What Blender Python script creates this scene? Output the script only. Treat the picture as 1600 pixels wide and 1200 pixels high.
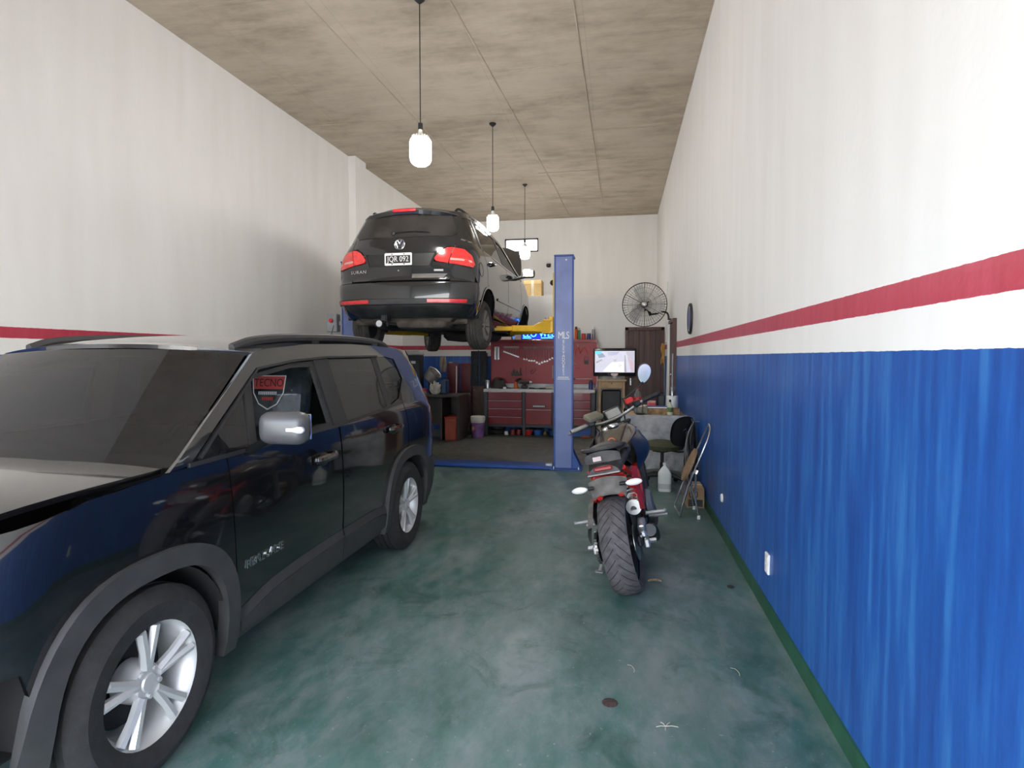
import bpy, bmesh, math, random
from mathutils import Vector, Matrix, Euler
R_ = math.radians
PI = math.pi
random.seed(7)
for o in list(bpy.data.objects): bpy.data.objects.remove(o, do_unlink=True)
SC = bpy.context.scene
C = SC.collection
# ------------------------------------------------------------ camera
FPX, CAMH = 920.0, 1.5
PITCH = math.atan(42/FPX); YAW = math.atan(168/FPX*math.cos(PITCH))
cd = bpy.data.cameras.new('camera'); cam = bpy.data.objects.new('camera', cd); C.objects.link(cam)
cam.location = (0, 0, CAMH); cam.rotation_euler = (PI/2-PITCH, 0, YAW)
cd.sensor_fit = 'HORIZONTAL'; cd.sensor_width = 36.0; cd.lens = 36.0*FPX/1600; cd.clip_start = .05; cd.clip_end = 200
SC.camera = cam
# ------------------------------------------------------------ world, sun, daylight, exposure
W = bpy.data.worlds.new('world'); SC.world = W; W.use_nodes = True
nt = W.node_tree; nt.nodes.clear()
wo = nt.nodes.new('ShaderNodeOutputWorld'); wb = nt.nodes.new('ShaderNodeBackground'); sk = nt.nodes.new('ShaderNodeTexSky')
sk.sky_type = 'NISHITA'; sk.sun_disc = False; sk.sun_elevation = R_(50); sk.sun_rotation = R_(100); sk.dust_density = 2.5; sk.air_density = 1.0
wmix = nt.nodes.new('ShaderNodeMix'); wmix.data_type = 'RGBA'; wmix.inputs[0].default_value = .55; wmix.inputs[7].default_value = (4.2, 4.2, 4.25, 1)
nt.links.new(sk.outputs[0], wmix.inputs[6]); nt.links.new(wmix.outputs[2], wb.inputs[0]); nt.links.new(wb.outputs[0], wo.inputs[0])
wb.inputs[1].default_value = 1.1
sd = bpy.data.lights.new('sun', 'SUN'); sd.energy = 9.0; sd.angle = R_(.6); sd.color = (1, .95, .88)
so = bpy.data.objects.new('sun', sd); C.objects.link(so); so.rotation_euler = (R_(-8), R_(38), 0); so.location = (6, -6, 12)
SC.view_settings.view_transform = 'Standard'; SC.view_settings.look = 'None'; SC.view_settings.exposure = 1.05
LAMP = 60.0
SC.view_settings.gamma = 1; SC.view_settings.use_curve_mapping = False
# ------------------------------------------------------------ pixel -> point
_f = Vector((-math.sin(YAW)*math.cos(PITCH), math.cos(YAW)*math.cos(PITCH), -math.sin(PITCH)))
_r = Vector((math.cos(YAW), math.sin(YAW), 0)); _u = _r.cross(_f)
def P(px, py, X=None, Y=None, Z=None):
    d = _f+_r*((px-800)/FPX)+_u*((600-py)/FPX)
    k = X/d.x if X is not None else (Y/d.y if Y is not None else (Z-CAMH)/d.z)
    return Vector((0, 0, CAMH))+d*k
# ------------------------------------------------------------ materials
MATS = {}
def mat(name, col=(.5, .5, .5), rough=.5, metal=0., var=.12, scale=8., bump=0., coat=0., emit=0., trans=0., alpha=1., spec=None, ior=None, bscale=None):
    if name in MATS: return MATS[name]
    m = bpy.data.materials.new(name); m.use_nodes = True; n = m.node_tree; b = n.nodes['Principled BSDF']
    c = (col[0], col[1], col[2], 1)
    b.inputs['Roughness'].default_value = rough; b.inputs['Metallic'].default_value = metal
    if var > 0:
        tc = n.nodes.new('ShaderNodeTexCoord'); nz = n.nodes.new('ShaderNodeTexNoise'); nz.inputs['Scale'].default_value = scale; nz.inputs['Detail'].default_value = 5
        n.links.new(tc.outputs['Object'], nz.inputs['Vector'])
        rp = n.nodes.new('ShaderNodeValToRGB'); rp.color_ramp.elements[0].position = .3; rp.color_ramp.elements[1].position = .72
        rp.color_ramp.elements[0].color = tuple(v*(1-var) for v in c[:3])+(1,); rp.color_ramp.elements[1].color = tuple(min(1, v*(1+var)) for v in c[:3])+(1,)
        n.links.new(nz.outputs['Fac'], rp.inputs[0]); n.links.new(rp.outputs[0], b.inputs['Base Color'])
        if bump > 0:
            n2 = n.nodes.new('ShaderNodeTexNoise'); n2.inputs['Scale'].default_value = bscale or scale*6; n2.inputs['Detail'].default_value = 4
            n.links.new(tc.outputs['Object'], n2.inputs['Vector'])
            bp = n.nodes.new('ShaderNodeBump'); bp.inputs['Strength'].default_value = bump; bp.inputs['Distance'].default_value = .01
            n.links.new(n2.outputs['Fac'], bp.inputs['Height']); n.links.new(bp.outputs[0], b.inputs['Normal'])
    b.inputs['Base Color'].default_value = c
    if coat: b.inputs['Coat Weight'].default_value = coat; b.inputs['Coat Roughness'].default_value = .03
    if emit: b.inputs['Emission Color'].default_value = c; b.inputs['Emission Strength'].default_value = emit
    if trans: b.inputs['Transmission Weight'].default_value = trans
    if ior: b.inputs['IOR'].default_value = ior
    if spec is not None: b.inputs['Specular IOR Level'].default_value = spec
    if alpha < 1: b.inputs['Alpha'].default_value = alpha
    MATS[name] = m; return m
def nodes(name):
    m = bpy.data.materials.new(name); m.use_nodes = True; MATS[name] = m
    return m, m.node_tree, m.node_tree.nodes['Principled BSDF']
def nd(n, typ, **kw):
    x = n.nodes.new(typ)
    for k, v in kw.items():
        if k.startswith('i_'):
            kk = k[2:]; kk = int(kk) if kk.isdigit() else kk.replace('_', ' ')
            x.inputs[kk].default_value = v
        else: setattr(x, k, v)
    return x
def ramp(n, src, stops):
    r = n.nodes.new('ShaderNodeValToRGB'); el = r.color_ramp.elements
    while len(el) < len(stops): el.new(.5)
    for e, (p, c) in zip(el, stops): e.position = p; e.color = (c[0], c[1], c[2], 1) if not isinstance(c, (int, float)) else (c, c, c, 1)
    n.links.new(src, r.inputs[0]); return r.outputs[0]
def mixc(n, fac, a, b, blend='MIX'):
    m = n.nodes.new('ShaderNodeMix'); m.data_type = 'RGBA'; m.blend_type = blend
    for i, v in ((0, fac), (6, a), (7, b)):
        if hasattr(v, 'links'): n.links.new(v, m.inputs[i])
        elif isinstance(v, (int, float)): m.inputs[i].default_value = v
        else: m.inputs[i].default_value = (v[0], v[1], v[2], 1)
    return m.outputs[2]
def math_(n, op, a, b=0., c=0.):
    m = n.nodes.new('ShaderNodeMath'); m.operation = op
    for i, v in enumerate((a, b, c)):
        if hasattr(v, 'links'): n.links.new(v, m.inputs[i])
        else: m.inputs[i].default_value = v
    return m.outputs[0]
# ------------------------------------------------------------ mesh builder
def pchip(tab, v):
    if v <= tab[0][0]: return tab[0][1]
    if v >= tab[-1][0]: return tab[-1][1]
    n = len(tab); h = [tab[i+1][0]-tab[i][0] for i in range(n-1)]; d = [(tab[i+1][1]-tab[i][1])/h[i] for i in range(n-1)]
    def m(i):
        if i == 0: return d[0]
        if i == n-1: return d[-1]
        if d[i-1]*d[i] <= 0: return 0.
        return 2*d[i-1]*d[i]/(d[i-1]+d[i])
    for i in range(n-1):
        if v <= tab[i+1][0]:
            t = (v-tab[i][0])/h[i]
            return ((2*t**3-3*t*t+1)*tab[i][1]+(t**3-2*t*t+t)*h[i]*m(i)+(-2*t**3+3*t*t)*tab[i+1][1]+(t**3-t*t)*h[i]*m(i+1))
def smoothpath(pts, k=6):
    pts = [Vector(p) for p in pts]; out = []
    for i in range(len(pts)-1):
        a, b = pts[i], pts[i+1]; p0 = pts[i-1] if i else a*2-b; p3 = pts[i+2] if i+2 < len(pts) else b*2-a
        for j in range(k):
            t = j/k; out.append(.5*((2*a)+(b-p0)*t+(2*p0-5*a+4*b-p3)*t*t+(3*a-p0-3*b+p3)*t**3))
    out.append(pts[-1]); return out
class MB:
    def __init__(s): s.v = []; s.f = []; s.M = Matrix.Identity(4)
    def at(s, loc=(0, 0, 0), rot=(0, 0, 0)): s.M = Matrix.Translation(loc) @ Euler(rot).to_matrix().to_4x4(); return s
    def add(s, vs, fs):
        o = len(s.v); s.v += [tuple(s.M @ Vector(p)) for p in vs]; s.f += [tuple(i+o for i in f) for f in fs]; return s
    def box(s, c, d, rot=None, r=0., seg=1, taper=None):
        bm = bmesh.new(); bmesh.ops.create_cube(bm, size=1)
        for v in bm.verts:
            k = 1.
            if taper and v.co.z > 0: k = taper
            v.co = Vector((v.co.x*d[0]*k, v.co.y*d[1]*k, v.co.z*d[2]))
        if r > 0: bmesh.ops.bevel(bm, geom=bm.edges[:]+bm.verts[:], offset=min(r, min(d)*.49), segments=seg, affect='EDGES', profile=.5)
        T = Matrix.Translation(c) @ (Euler(rot).to_matrix().to_4x4() if rot else Matrix.Identity(4))
        bm.verts.index_update(); s.add([T @ v.co for v in bm.verts], [[v.index for v in f.verts] for f in bm.faces]); bm.free(); return s
    def tube(s, path, rad, seg=8, cap=True, flat=None, closed=False):
        path = [Vector(p) for p in path]; n = len(path); vs = []; fs = []
        rr = rad if isinstance(rad, (list, tuple)) else [rad]*n
        up = None
        for i, p in enumerate(path):
            if closed: t = path[(i+1) % n]-path[i-1]
            else: t = (path[min(i+1, n-1)]-path[max(i-1, 0)])
            t = t.normalized() if t.length > 1e-9 else Vector((0, 0, 1))
            if up is None:
                up = Vector((0, 0, 1)) if abs(t.z) < .9 else Vector((1, 0, 0))
            a = t.cross(up); a = a.normalized() if a.length > 1e-6 else t.orthogonal().normalized()
            b = a.cross(t).normalized(); up = b
            for k in range(seg):
                an = 2*PI*k/seg; vs.append(p+(a*math.cos(an)+b*math.sin(an)*(flat or 1))*rr[i])
        m = n if closed else n-1
        for i in range(m):
            j = (i+1) % n
            for k in range(seg):
                k2 = (k+1) % seg; fs.append((i*seg+k, i*seg+k2, j*seg+k2, j*seg+k))
        if cap and not closed: fs.append(tuple(range(seg))[::-1]); fs.append(tuple((n-1)*seg+k for k in range(seg)))
        return s.add(vs, fs)
    def lathe(s, prof, seg=24, axis='Z', c=(0, 0, 0), cap=True, arc=None):
        vs = []; fs = []; n = len(prof); full = arc is None; a0, a1 = arc or (0, 2*PI); m = seg if full else seg+1
        for k in range(m):
            an = a0+(a1-a0)*k/seg
            for r, h in prof:
                x, y = r*math.cos(an), r*math.sin(an)
                p = (x, y, h) if axis == 'Z' else ((h, x, y) if axis == 'X' else (y, h, x))
                vs.append((p[0]+c[0], p[1]+c[1], p[2]+c[2]))
        for k in range(seg):
            k2 = (k+1) % m
            for i in range(n-1): fs.append((k*n+i, k2*n+i, k2*n+i+1, k*n+i+1))
        if cap and full:
            if prof[0][0] > 1e-5: fs.append(tuple(k*n for k in range(m))[::-1])
            if prof[-1][0] > 1e-5: fs.append(tuple(k*n+n-1 for k in range(m)))
        return s.add(vs, fs)
    def prism(s, out, d, plane='XZ', off=0.):
        n = len(out)
        def mp(a, b, c):
            return (a, c, b) if plane == 'XZ' else ((a, b, c) if plane == 'XY' else (c, a, b))
        vs = [mp(a, b, off) for a, b in out]+[mp(a, b, off+d) for a, b in out]
        fs = [tuple(range(n)), tuple(range(n, 2*n))[::-1]]+[(i, n+i, n+(i+1) % n, (i+1) % n) for i in range(n)]
        return s.add(vs, fs)
    def sphere(s, c, r, seg=16, rings=8, sc=(1, 1, 1)):
        pr = [(max(1e-6, math.sin(PI*i/rings))*r, -math.cos(PI*i/rings)*r) for i in range(rings+1)]
        o = len(s.v); M = s.M; s.M = M @ Matrix.Translation(c) @ Matrix.Diagonal((sc[0], sc[1], sc[2], 1)); s.lathe(pr, seg); s.M = M; return s
    def grid(s, fn, nu, nv):
        vs = [fn(i/nu, j/nv) for i in range(nu+1) for j in range(nv+1)]
        fs = [(i*(nv+1)+j, (i+1)*(nv+1)+j, (i+1)*(nv+1)+j+1, i*(nv+1)+j+1) for i in range(nu) for j in range(nv)]
        return s.add(vs, fs)
    def mesh(s, name, m, ang=28):
        me = bpy.data.meshes.new(name); me.from_pydata(s.v, [], s.f); me.validate()
        bm = bmesh.new(); bm.from_mesh(me); bmesh.ops.remove_doubles(bm, verts=bm.verts, dist=1e-5); bmesh.ops.recalc_face_normals(bm, faces=bm.faces); bm.to_mesh(me); bm.free()
        me.shade_smooth(); me.set_sharp_from_angle(angle=R_(ang)); me.materials.append(m); return me
    def build(s, name, m, parent=None, loc=None, rot=None, ang=28):
        o = bpy.data.objects.new(name, s.mesh(name, m, ang)); C.objects.link(o)
        if parent: o.parent = parent
        if loc is not None: o.location = loc
        if rot is not None: o.rotation_euler = rot
        return o
def tag(o, label=None, cat=None, group=None, kind=None):
    if label: o['label'] = label
    if cat: o['category'] = cat
    if group: o['group'] = group
    if kind: o['kind'] = kind
    return o
def thing(name, label, cat, loc=(0, 0, 0), rz=0., group=None, rot=None):
    o = bpy.data.objects.new(name, None); C.objects.link(o); o.location = loc; o.rotation_euler = rot or (0, 0, rz); o.empty_display_size = .1
    return tag(o, label, cat, group)
def dup(o, parent=None, loc=None, rot=None, label=None, scale=None):
    c = o.copy(); C.objects.link(c)
    if parent: c.parent = parent
    if loc is not None: c.location = loc
    if rot is not None: c.rotation_euler = rot
    if scale is not None: c.scale = scale
    if label: c['label'] = label
    for ch in list(o.children): dup(ch, c)
    return c
def struct(o): o['kind'] = 'structure'; return o
def textmb(body, size, ext=.002, sx=1., space=1.):
    cu = bpy.data.curves.new('t', 'FONT'); cu.body = body; cu.size = size; cu.extrude = ext; cu.align_x = 'CENTER'; cu.align_y = 'CENTER'; cu.resolution_u = 3; cu.space_character = space
    ob = bpy.data.objects.new('t', cu); C.objects.link(ob); bpy.context.view_layer.update()
    me = bpy.data.meshes.new_from_object(ob); mb = MB(); mb.v = [(v.co.x*sx, v.co.y, v.co.z) for v in me.vertices]; mb.f = [tuple(p.vertices) for p in me.polygons]
    bpy.data.objects.remove(ob, do_unlink=True); bpy.data.meshes.remove(me); return mb
def rrect(w, h, r, n=5, cx=0, cy=0):
    o = []
    for sx, sy, a in ((1, 1, 0), (-1, 1, 90), (-1, -1, 180), (1, -1, 270)):
        for i in range(n+1):
            t = R_(a+90*i/n); o.append((cx+sx*(w/2-r)+r*math.cos(t), cy+sy*(h/2-r)+r*math.sin(t)))
    return o
def arcpts(cx, cy, r, a0, a1, n=14, e=1.): return [(cx+r*math.cos(R_(a0+(a1-a0)*i/n))*e, cy+r*math.sin(R_(a0+(a1-a0)*i/n))) for i in range(n+1)]
# panel cut from a smooth surface: outline in (u, v), surf(u, v) -> point
def panel(name, outline, surf, m, parent, step=.07, depth=.02, mirror=1, flip=False, rim=True):
    if sum(outline[i-1][0]*outline[i][1]-outline[i][0]*outline[i-1][1] for i in range(len(outline))) < 0: outline = outline[::-1]
    bm = bmesh.new(); vs = [bm.verts.new((a, b, 0)) for a, b in outline]; bm.faces.new(vs).normal_update()
    bmesh.ops.triangulate(bm, faces=bm.faces[:])
    us = [p[0] for p in outline]; ws = [p[1] for p in outline]
    for ax, lo, hi in ((0, min(us), max(us)), (1, min(ws), max(ws))):
        k = max(1, int((hi-lo)/step))
        for i in range(1, k):
            no = (1, 0, 0) if ax == 0 else (0, 1, 0); t = lo+(hi-lo)*i/k
            bmesh.ops.bisect_plane(bm, geom=bm.verts[:]+bm.edges[:]+bm.faces[:], plane_co=(t, t, 0), plane_no=no, dist=1e-5)
    bmesh.ops.remove_doubles(bm, verts=bm.verts, dist=2e-4)
    bm.verts.index_update(); e = 2e-3; P0 = []; N0 = []
    sg = -1 if flip else 1
    for v in bm.verts:
        a, b = v.co.x, v.co.y; p = Vector(surf(a, b)); du = Vector(surf(a+e, b))-Vector(surf(a-e, b)); dv = Vector(surf(a, b+e))-Vector(surf(a, b-e))
        nn = du.cross(dv); nn = nn.normalized()*sg if nn.length > 1e-12 else Vector((0, 0, 1))
        P0.append(p); N0.append(nn)
    faces = [[v.index for v in f.verts] for f in bm.faces]
    if flip: faces = [f[::-1] for f in faces]
    V = list(P0); N = list(N0)
    if rim:
        for ed in bm.edges:
            if len(ed.link_faces) == 1:
                f = ed.link_faces[0]; a, b = [v.index for v in ed.verts]
                idx = [v.index for v in f.verts]; i = idx.index(a)
                if idx[(i+1) % len(idx)] != b: a, b = b, a
                o = len(V); V += [P0[b], P0[a], P0[a]-N0[a]*depth, P0[b]-N0[b]*depth]; N += [Vector((0, 0, 0))]*4
                q = [o, o+1, o+2, o+3]; faces.append(q if not flip else q[::-1])
    bm.free()
    if mirror < 0: V = [Vector((-p.x, p.y, p.z)) for p in V]; N = [Vector((-p.x, p.y, p.z)) for p in N]; faces = [f[::-1] for f in faces]
    me = bpy.data.meshes.new(name); me.from_pydata([tuple(p) for p in V], [], faces); me.shade_smooth(); me.materials.append(m)
    try: me.normals_split_custom_set_from_vertices([tuple(p) for p in N])
    except Exception: pass
    o = bpy.data.objects.new(name, me); C.objects.link(o)
    if parent: o.parent = parent
    return o
def band(name, outer, inner, surf, m, parent, mirror=1, closed=True, flip=False, lift=0., depth=.015):
    n = len(outer); V = []; F = []
    def nrm(a, b):
        e = 2e-3; du = Vector(surf(a+e, b))-Vector(surf(a-e, b)); dv = Vector(surf(a, b+e))-Vector(surf(a, b-e)); k = du.cross(dv)
        return (k.normalized() if k.length > 1e-12 else Vector((0, 0, 1)))*(-1 if flip else 1)
    for q in (outer, inner):
        for a, b in q: V.append(Vector(surf(a, b))+nrm(a, b)*lift)
    for q in (outer, inner):
        for a, b in q: V.append(Vector(surf(a, b))+nrm(a, b)*(lift-depth))
    for i in range(n if closed else n-1):
        j = (i+1) % n; F += [(i, j, n+j, n+i), (i, 2*n+i, 2*n+j, j), (n+i, n+j, 3*n+j, 3*n+i)]
    if not closed: F += [(0, n, 3*n, 2*n), (n-1, 3*n-1, 4*n-1, 2*n-1)]
    if mirror < 0: V = [Vector((-p.x, p.y, p.z)) for p in V]
    mb = MB(); mb.add(V, F); return mb.build(name, m, parent)
# ------------------------------------------------------------ the room
XR, YB, YP, YF, ZC, ZP = .86, 14.5, 11.7, -.75, 4.88, 2.72
def XL(y): return -4.6+.026*(y-6.4)
def wall_mat(name, stripes, xmax=None):
    m, n, b = nodes(name)
    tc = nd(n, 'ShaderNodeTexCoord'); sp = nd(n, 'ShaderNodeSeparateXYZ'); n.links.new(tc.outputs['Object'], sp.inputs[0])
    mp = nd(n, 'ShaderNodeMapping'); mp.inputs['Scale'].default_value = (3, 3, .5); n.links.new(tc.outputs['Object'], mp.inputs[0])
    n1 = nd(n, 'ShaderNodeTexNoise', i_Scale=1.6, i_Detail=5); n.links.new(mp.outputs[0], n1.inputs['Vector'])
    col = ramp(n, n1.outputs['Fac'], [(.3, (.80, .785, .76)), (.7, (.845, .835, .815))])
    n3 = nd(n, 'ShaderNodeTexNoise', i_Scale=30., i_Detail=6); n.links.new(tc.outputs['Object'], n3.inputs['Vector'])
    if stripes:
        mp2 = nd(n, 'ShaderNodeMapping'); mp2.inputs['Scale'].default_value = (7, 7, .6); n.links.new(tc.outputs['Object'], mp2.inputs[0])
        n2 = nd(n, 'ShaderNodeTexNoise', i_Scale=2.2, i_Detail=8, i_Roughness=.62); n.links.new(mp2.outputs[0], n2.inputs['Vector'])
        blue = ramp(n, n2.outputs['Fac'], [(.28, (.014, .052, .24)), (.5, (.016, .095, .37)), (.74, (.045, .20, .50))])
        # worn scratches
        vo = nd(n, 'ShaderNodeTexNoise', i_Scale=9., i_Detail=9, i_Roughness=.75); n.links.new(mp.outputs[0], vo.inputs['Vector'])
        wear = ramp(n, vo.outputs['Fac'], [(.68, 0.), (.78, .55)])
        blue = mixc(n, wear, blue, (.22, .28, .42))
        red = ramp(n, n2.outputs['Fac'], [(.3, (.42, .035, .06)), (.7, (.52, .06, .10))])
        z = math_(n, 'ADD', sp.outputs['Z'], math_(n, 'MULTIPLY', math_(n, 'SUBTRACT', n3.outputs['Fac'], .5), .006))
        fb = math_(n, 'LESS_THAN', z, 1.52)
        fr = math_(n, 'MULTIPLY', math_(n, 'GREATER_THAN', z, 1.648), math_(n, 'LESS_THAN', z, 1.735))
        if xmax is not None:
            k = math_(n, 'LESS_THAN', sp.outputs['X'], xmax); fb = math_(n, 'MULTIPLY', fb, k); fr = math_(n, 'MULTIPLY', fr, k)
        col = mixc(n, fr, col, red); col = mixc(n, fb, col, blue)
        rg = math_(n, 'SUBTRACT', .75, math_(n, 'MULTIPLY', math_(n, 'ADD', fb, fr), .37)); n.links.new(rg, b.inputs['Roughness'])
    else: b.inputs['Roughness'].default_value = .75
    n.links.new(col, b.inputs['Base Color'])
    bp = nd(n, 'ShaderNodeBump', i_Strength=.12, i_Distance=.01); n.links.new(n3.outputs['Fac'], bp.inputs['Height']); n.links.new(bp.outputs[0], b.inputs['Normal'])
    return m
M_WR = wall_mat('wall_paint_striped', True); M_WP = wall_mat('wall_paint_partition', True, -1.2); M_WW = wall_mat('wall_paint_white', False)
# green painted concrete floor
M_FL, n, b = nodes('floor_green_paint')
tc = nd(n, 'ShaderNodeTexCoord'); n1 = nd(n, 'ShaderNodeTexNoise', i_Scale=1.3, i_Detail=10, i_Roughness=.68); n2 = nd(n, 'ShaderNodeTexNoise', i_Scale=5.5, i_Detail=9, i_Roughness=.7)
mp = nd(n, 'ShaderNodeMapping'); mp.inputs['Scale'].default_value = (1.5, .75, 1); mp.inputs['Rotation'].default_value = (0, 0, .6); n.links.new(tc.outputs['Object'], mp.inputs[0])
n.links.new(mp.outputs[0], n1.inputs['Vector']); n.links.new(mp.outputs[0], n2.inputs['Vector'])
g = ramp(n, n1.outputs['Fac'], [(.36, (.020, .095, .074)), (.5, (.068, .152, .136)), (.62, (.185, .24, .235))])
w = ramp(n, n2.outputs['Fac'], [(.43, 0.), (.68, .7)])
g = mixc(n, w, g, (.20, .225, .22))
n4 = nd(n, 'ShaderNodeTexNoise', i_Scale=.55, i_Detail=6); n.links.new(tc.outputs['Object'], n4.inputs['Vector'])
g = mixc(n, ramp(n, n4.outputs['Fac'], [(.52, 0.), (.7, .5)]), g, (.15, .15, .14))
n5 = nd(n, 'ShaderNodeTexNoise', i_Scale=45., i_Detail=3); n.links.new(tc.outputs['Object'], n5.inputs['Vector'])
n6 = nd(n, 'ShaderNodeTexNoise', i_Scale=2.6, i_Detail=9, i_Roughness=.72, i_Distortion=.8); n.links.new(tc.outputs['Object'], n6.inputs['Vector'])
g = mixc(n, ramp(n, n6.outputs['Fac'], [(.30, .75), (.46, 0.)]), g, (.010, .062, .046))
g = mixc(n, ramp(n, n6.outputs['Fac'], [(.60, 0.), (.72, .55)]), g, (.25, .26, .25))
g = mixc(n, ramp(n, n5.outputs['Fac'], [(.68, 0.), (.74, .6)]), g, (.32, .34, .33))
# dustier bare concrete between and behind the lift posts
sp = nd(n, 'ShaderNodeSeparateXYZ'); n.links.new(tc.outputs['Object'], sp.inputs[0])
dk = ramp(n, math_(n, 'ADD', sp.outputs['Y'], math_(n, 'MULTIPLY', n4.outputs['Fac'], 1.)), [(0, 0.), (1, 0.)])
my = nd(n, 'ShaderNodeMapRange'); my.inputs[1].default_value = 7.9; my.inputs[2].default_value = 8.5; n.links.new(sp.outputs['Y'], my.inputs[0])
g = mixc(n, math_(n, 'MULTIPLY', my.outputs[0], .8), g, mixc(n, n2.outputs['Fac'], (.075, .076, .06), (.14, .13, .10)))
n.links.new(g, b.inputs['Base Color'])
n.links.new(ramp(n, n2.outputs['Fac'], [(.35, .36), (.7, .62)]), b.inputs['Roughness'])
bp = nd(n, 'ShaderNodeBump', i_Strength=.08, i_Distance=.01); n.links.new(n2.outputs['Fac'], bp.inputs['Height']); n.links.new(bp.outputs[0], b.inputs['Normal'])
# board-marked concrete ceiling
M_CE, n, b = nodes('ceiling_concrete')
tc = nd(n, 'ShaderNodeTexCoord'); mp = nd(n, 'ShaderNodeMapping'); mp.inputs['Scale'].default_value = (.8, 2.6, 1); n.links.new(tc.outputs['Object'], mp.inputs[0])
n1 = nd(n, 'ShaderNodeTexNoise', i_Scale=2.4, i_Detail=10, i_Roughness=.66); n2 = nd(n, 'ShaderNodeTexNoise', i_Scale=.9, i_Detail=9, i_Roughness=.68); n3 = nd(n, 'ShaderNodeTexNoise', i_Scale=9., i_Detail=8, i_Roughness=.7)
n.links.new(mp.outputs[0], n1.inputs['Vector']); n.links.new(tc.outputs['Object'], n2.inputs['Vector']); n.links.new(mp.outputs[0], n3.inputs['Vector'])
c1 = ramp(n, n1.outputs['Fac'], [(.28, (.30, .25, .19)), (.5, (.42, .355, .275)), (.72, (.55, .48, .39))])
c1 = mixc(n, ramp(n, n2.outputs['Fac'], [(.42, 0.), (.62, .7)]), c1, (.56, .485, .39))
c1 = mixc(n, ramp(n, n3.outputs['Fac'], [(.62, 0.), (.75, .5)]), c1, (.66, .60, .51))
c1 = mixc(n, ramp(n, n3.outputs['Fac'], [(.22, .5), (.36, 0.)]), c1, (.19, .155, .12))
bk = nd(n, 'ShaderNodeTexBrick', offset=.5, squash=1.); bk.inputs['Scale'].default_value = 1.; bk.inputs['Mortar Size'].default_value = .006; bk.inputs['Brick Width'].default_value = 2.44; bk.inputs['Row Height'].default_value = 1.22; bk.inputs['Mortar Smooth'].default_value = .3
mp3 = nd(n, 'ShaderNodeMapping'); mp3.inputs['Rotation'].default_value = (0, 0, PI/2); mp3.inputs['Location'].default_value = (.35, .38, 0); n.links.new(tc.outputs['Object'], mp3.inputs[0]); n.links.new(mp3.outputs[0], bk.inputs['Vector'])
c1 = mixc(n, math_(n, 'MULTIPLY', bk.outputs['Fac'], .2), c1, (.20, .17, .14))
n.links.new(c1, b.inputs['Base Color']); b.inputs['Roughness'].default_value = .85
bp = nd(n, 'ShaderNodeBump', i_Strength=.3, i_Distance=.02); n.links.new(n1.outputs['Fac'], bp.inputs['Height']); n.links.new(bp.outputs[0], b.inputs['Normal'])
# wood door
M_DOOR, n, b = nodes('door_dark_wood')
tc = nd(n, 'ShaderNodeTexCoord'); mp = nd(n, 'ShaderNodeMapping'); mp.inputs['Scale'].default_value = (16, 16, .7); n.links.new(tc.outputs['Object'], mp.inputs[0])
n1 = nd(n, 'ShaderNodeTexNoise', i_Scale=1.4, i_Detail=7); n.links.new(mp.outputs[0], n1.inputs['Vector'])
n.links.new(ramp(n, n1.outputs['Fac'], [(.3, (.045, .016, .013)), (.55, (.085, .030, .022)), (.75, (.13, .05, .036))]), b.inputs['Base Color']); b.inputs['Roughness'].default_value = .45
M_GREEN = mat('green_skirting_paint', (.018, .085, .045), .5, var=.25, scale=6)
M_BLACK = mat('black_plastic', (.018, .018, .019), .5, var=.2, scale=20)
M_DKMET = mat('dark_metal', (.03, .03, .033), .42, .6, var=.2)
M_WHITE = mat('white_plastic', (.8, .8, .79), .4, var=.05)
M_CHROME = mat('chrome', (.75, .76, .78), .12, 1., var=.05)
M_STEEL = mat('brushed_steel', (.52, .53, .54), .32, 1., var=.12, scale=30)
M_CONC = mat('street_concrete', (.50, .48, .45), .9, var=.2, scale=1.5)

mb = MB(); mb.prism([(XL(YF)-.2, YF-.2), (XR+.2, YF-.2), (XR+.2, YB+.2), (XL(YB)-.2, YB+.2)], -.15, 'XY', 0); struct(mb.build('floor', M_FL))
cl = MB(); cl.prism([(XL(YF)-.2, YF-.2), (XR+.2, YF-.2), (XR+.2, YB+.2), (XL(YB)-.2, YB+.2)], .2, 'XY', ZC); ceil = struct(cl.build('ceiling', M_CE))
# seams left by the formwork boards, standing slightly proud of the slab
for k, (xa, ya, xb, yb) in enumerate(((-1.62, 5.3, -1.27, 12.4), (-.47, 4.6, -.40, 12.8), (-2.98, 5.0, -2.72, 13.2), (-1.28, 12.4, -1.20, 14.4), (-4.4, 8.1, -1.5, 8.2), (-1.45, 7.0, -.45, 6.95), (-.45, 9.0, .8, 9.05), (-1.5, 10.9, -.4, 10.9), (-2.9, 12.6, -1.2, 12.55))):
    d = Vector((xb-xa, yb-ya, 0)); s_ = MB(); s_.box((0, 0, 0), (d.length, .018, .012), r=.004, seg=1)
    s_.build('formwork_seam', M_CE, ceil, loc=((xa+xb)/2, (ya+yb)/2, ZC-.004), rot=(0, 0, math.atan2(d.y, d.x)))
wr = struct(MB().box((XR+.1, (YF+YB)/2, ZC/2), (.2, YB-YF+.4, ZC)).build('wall_right', M_WR))
struct(MB().prism([(XL(YF), YF-.2), (XL(YB+.2), YB+.2), (XL(YB)-.2, YB+.2), (XL(YF)-.2, YF-.2)], ZC, 'XY', 0).build('wall_left', M_WR))
struct(MB().prism([(XL(9.45), 9.42), (XL(9.45)+.125, 9.42), (XL(9.8)+.125, 9.82), (XL(9.8), 9.82)], ZC, 'XY', 0).build('trim_1', M_WW))
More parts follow.
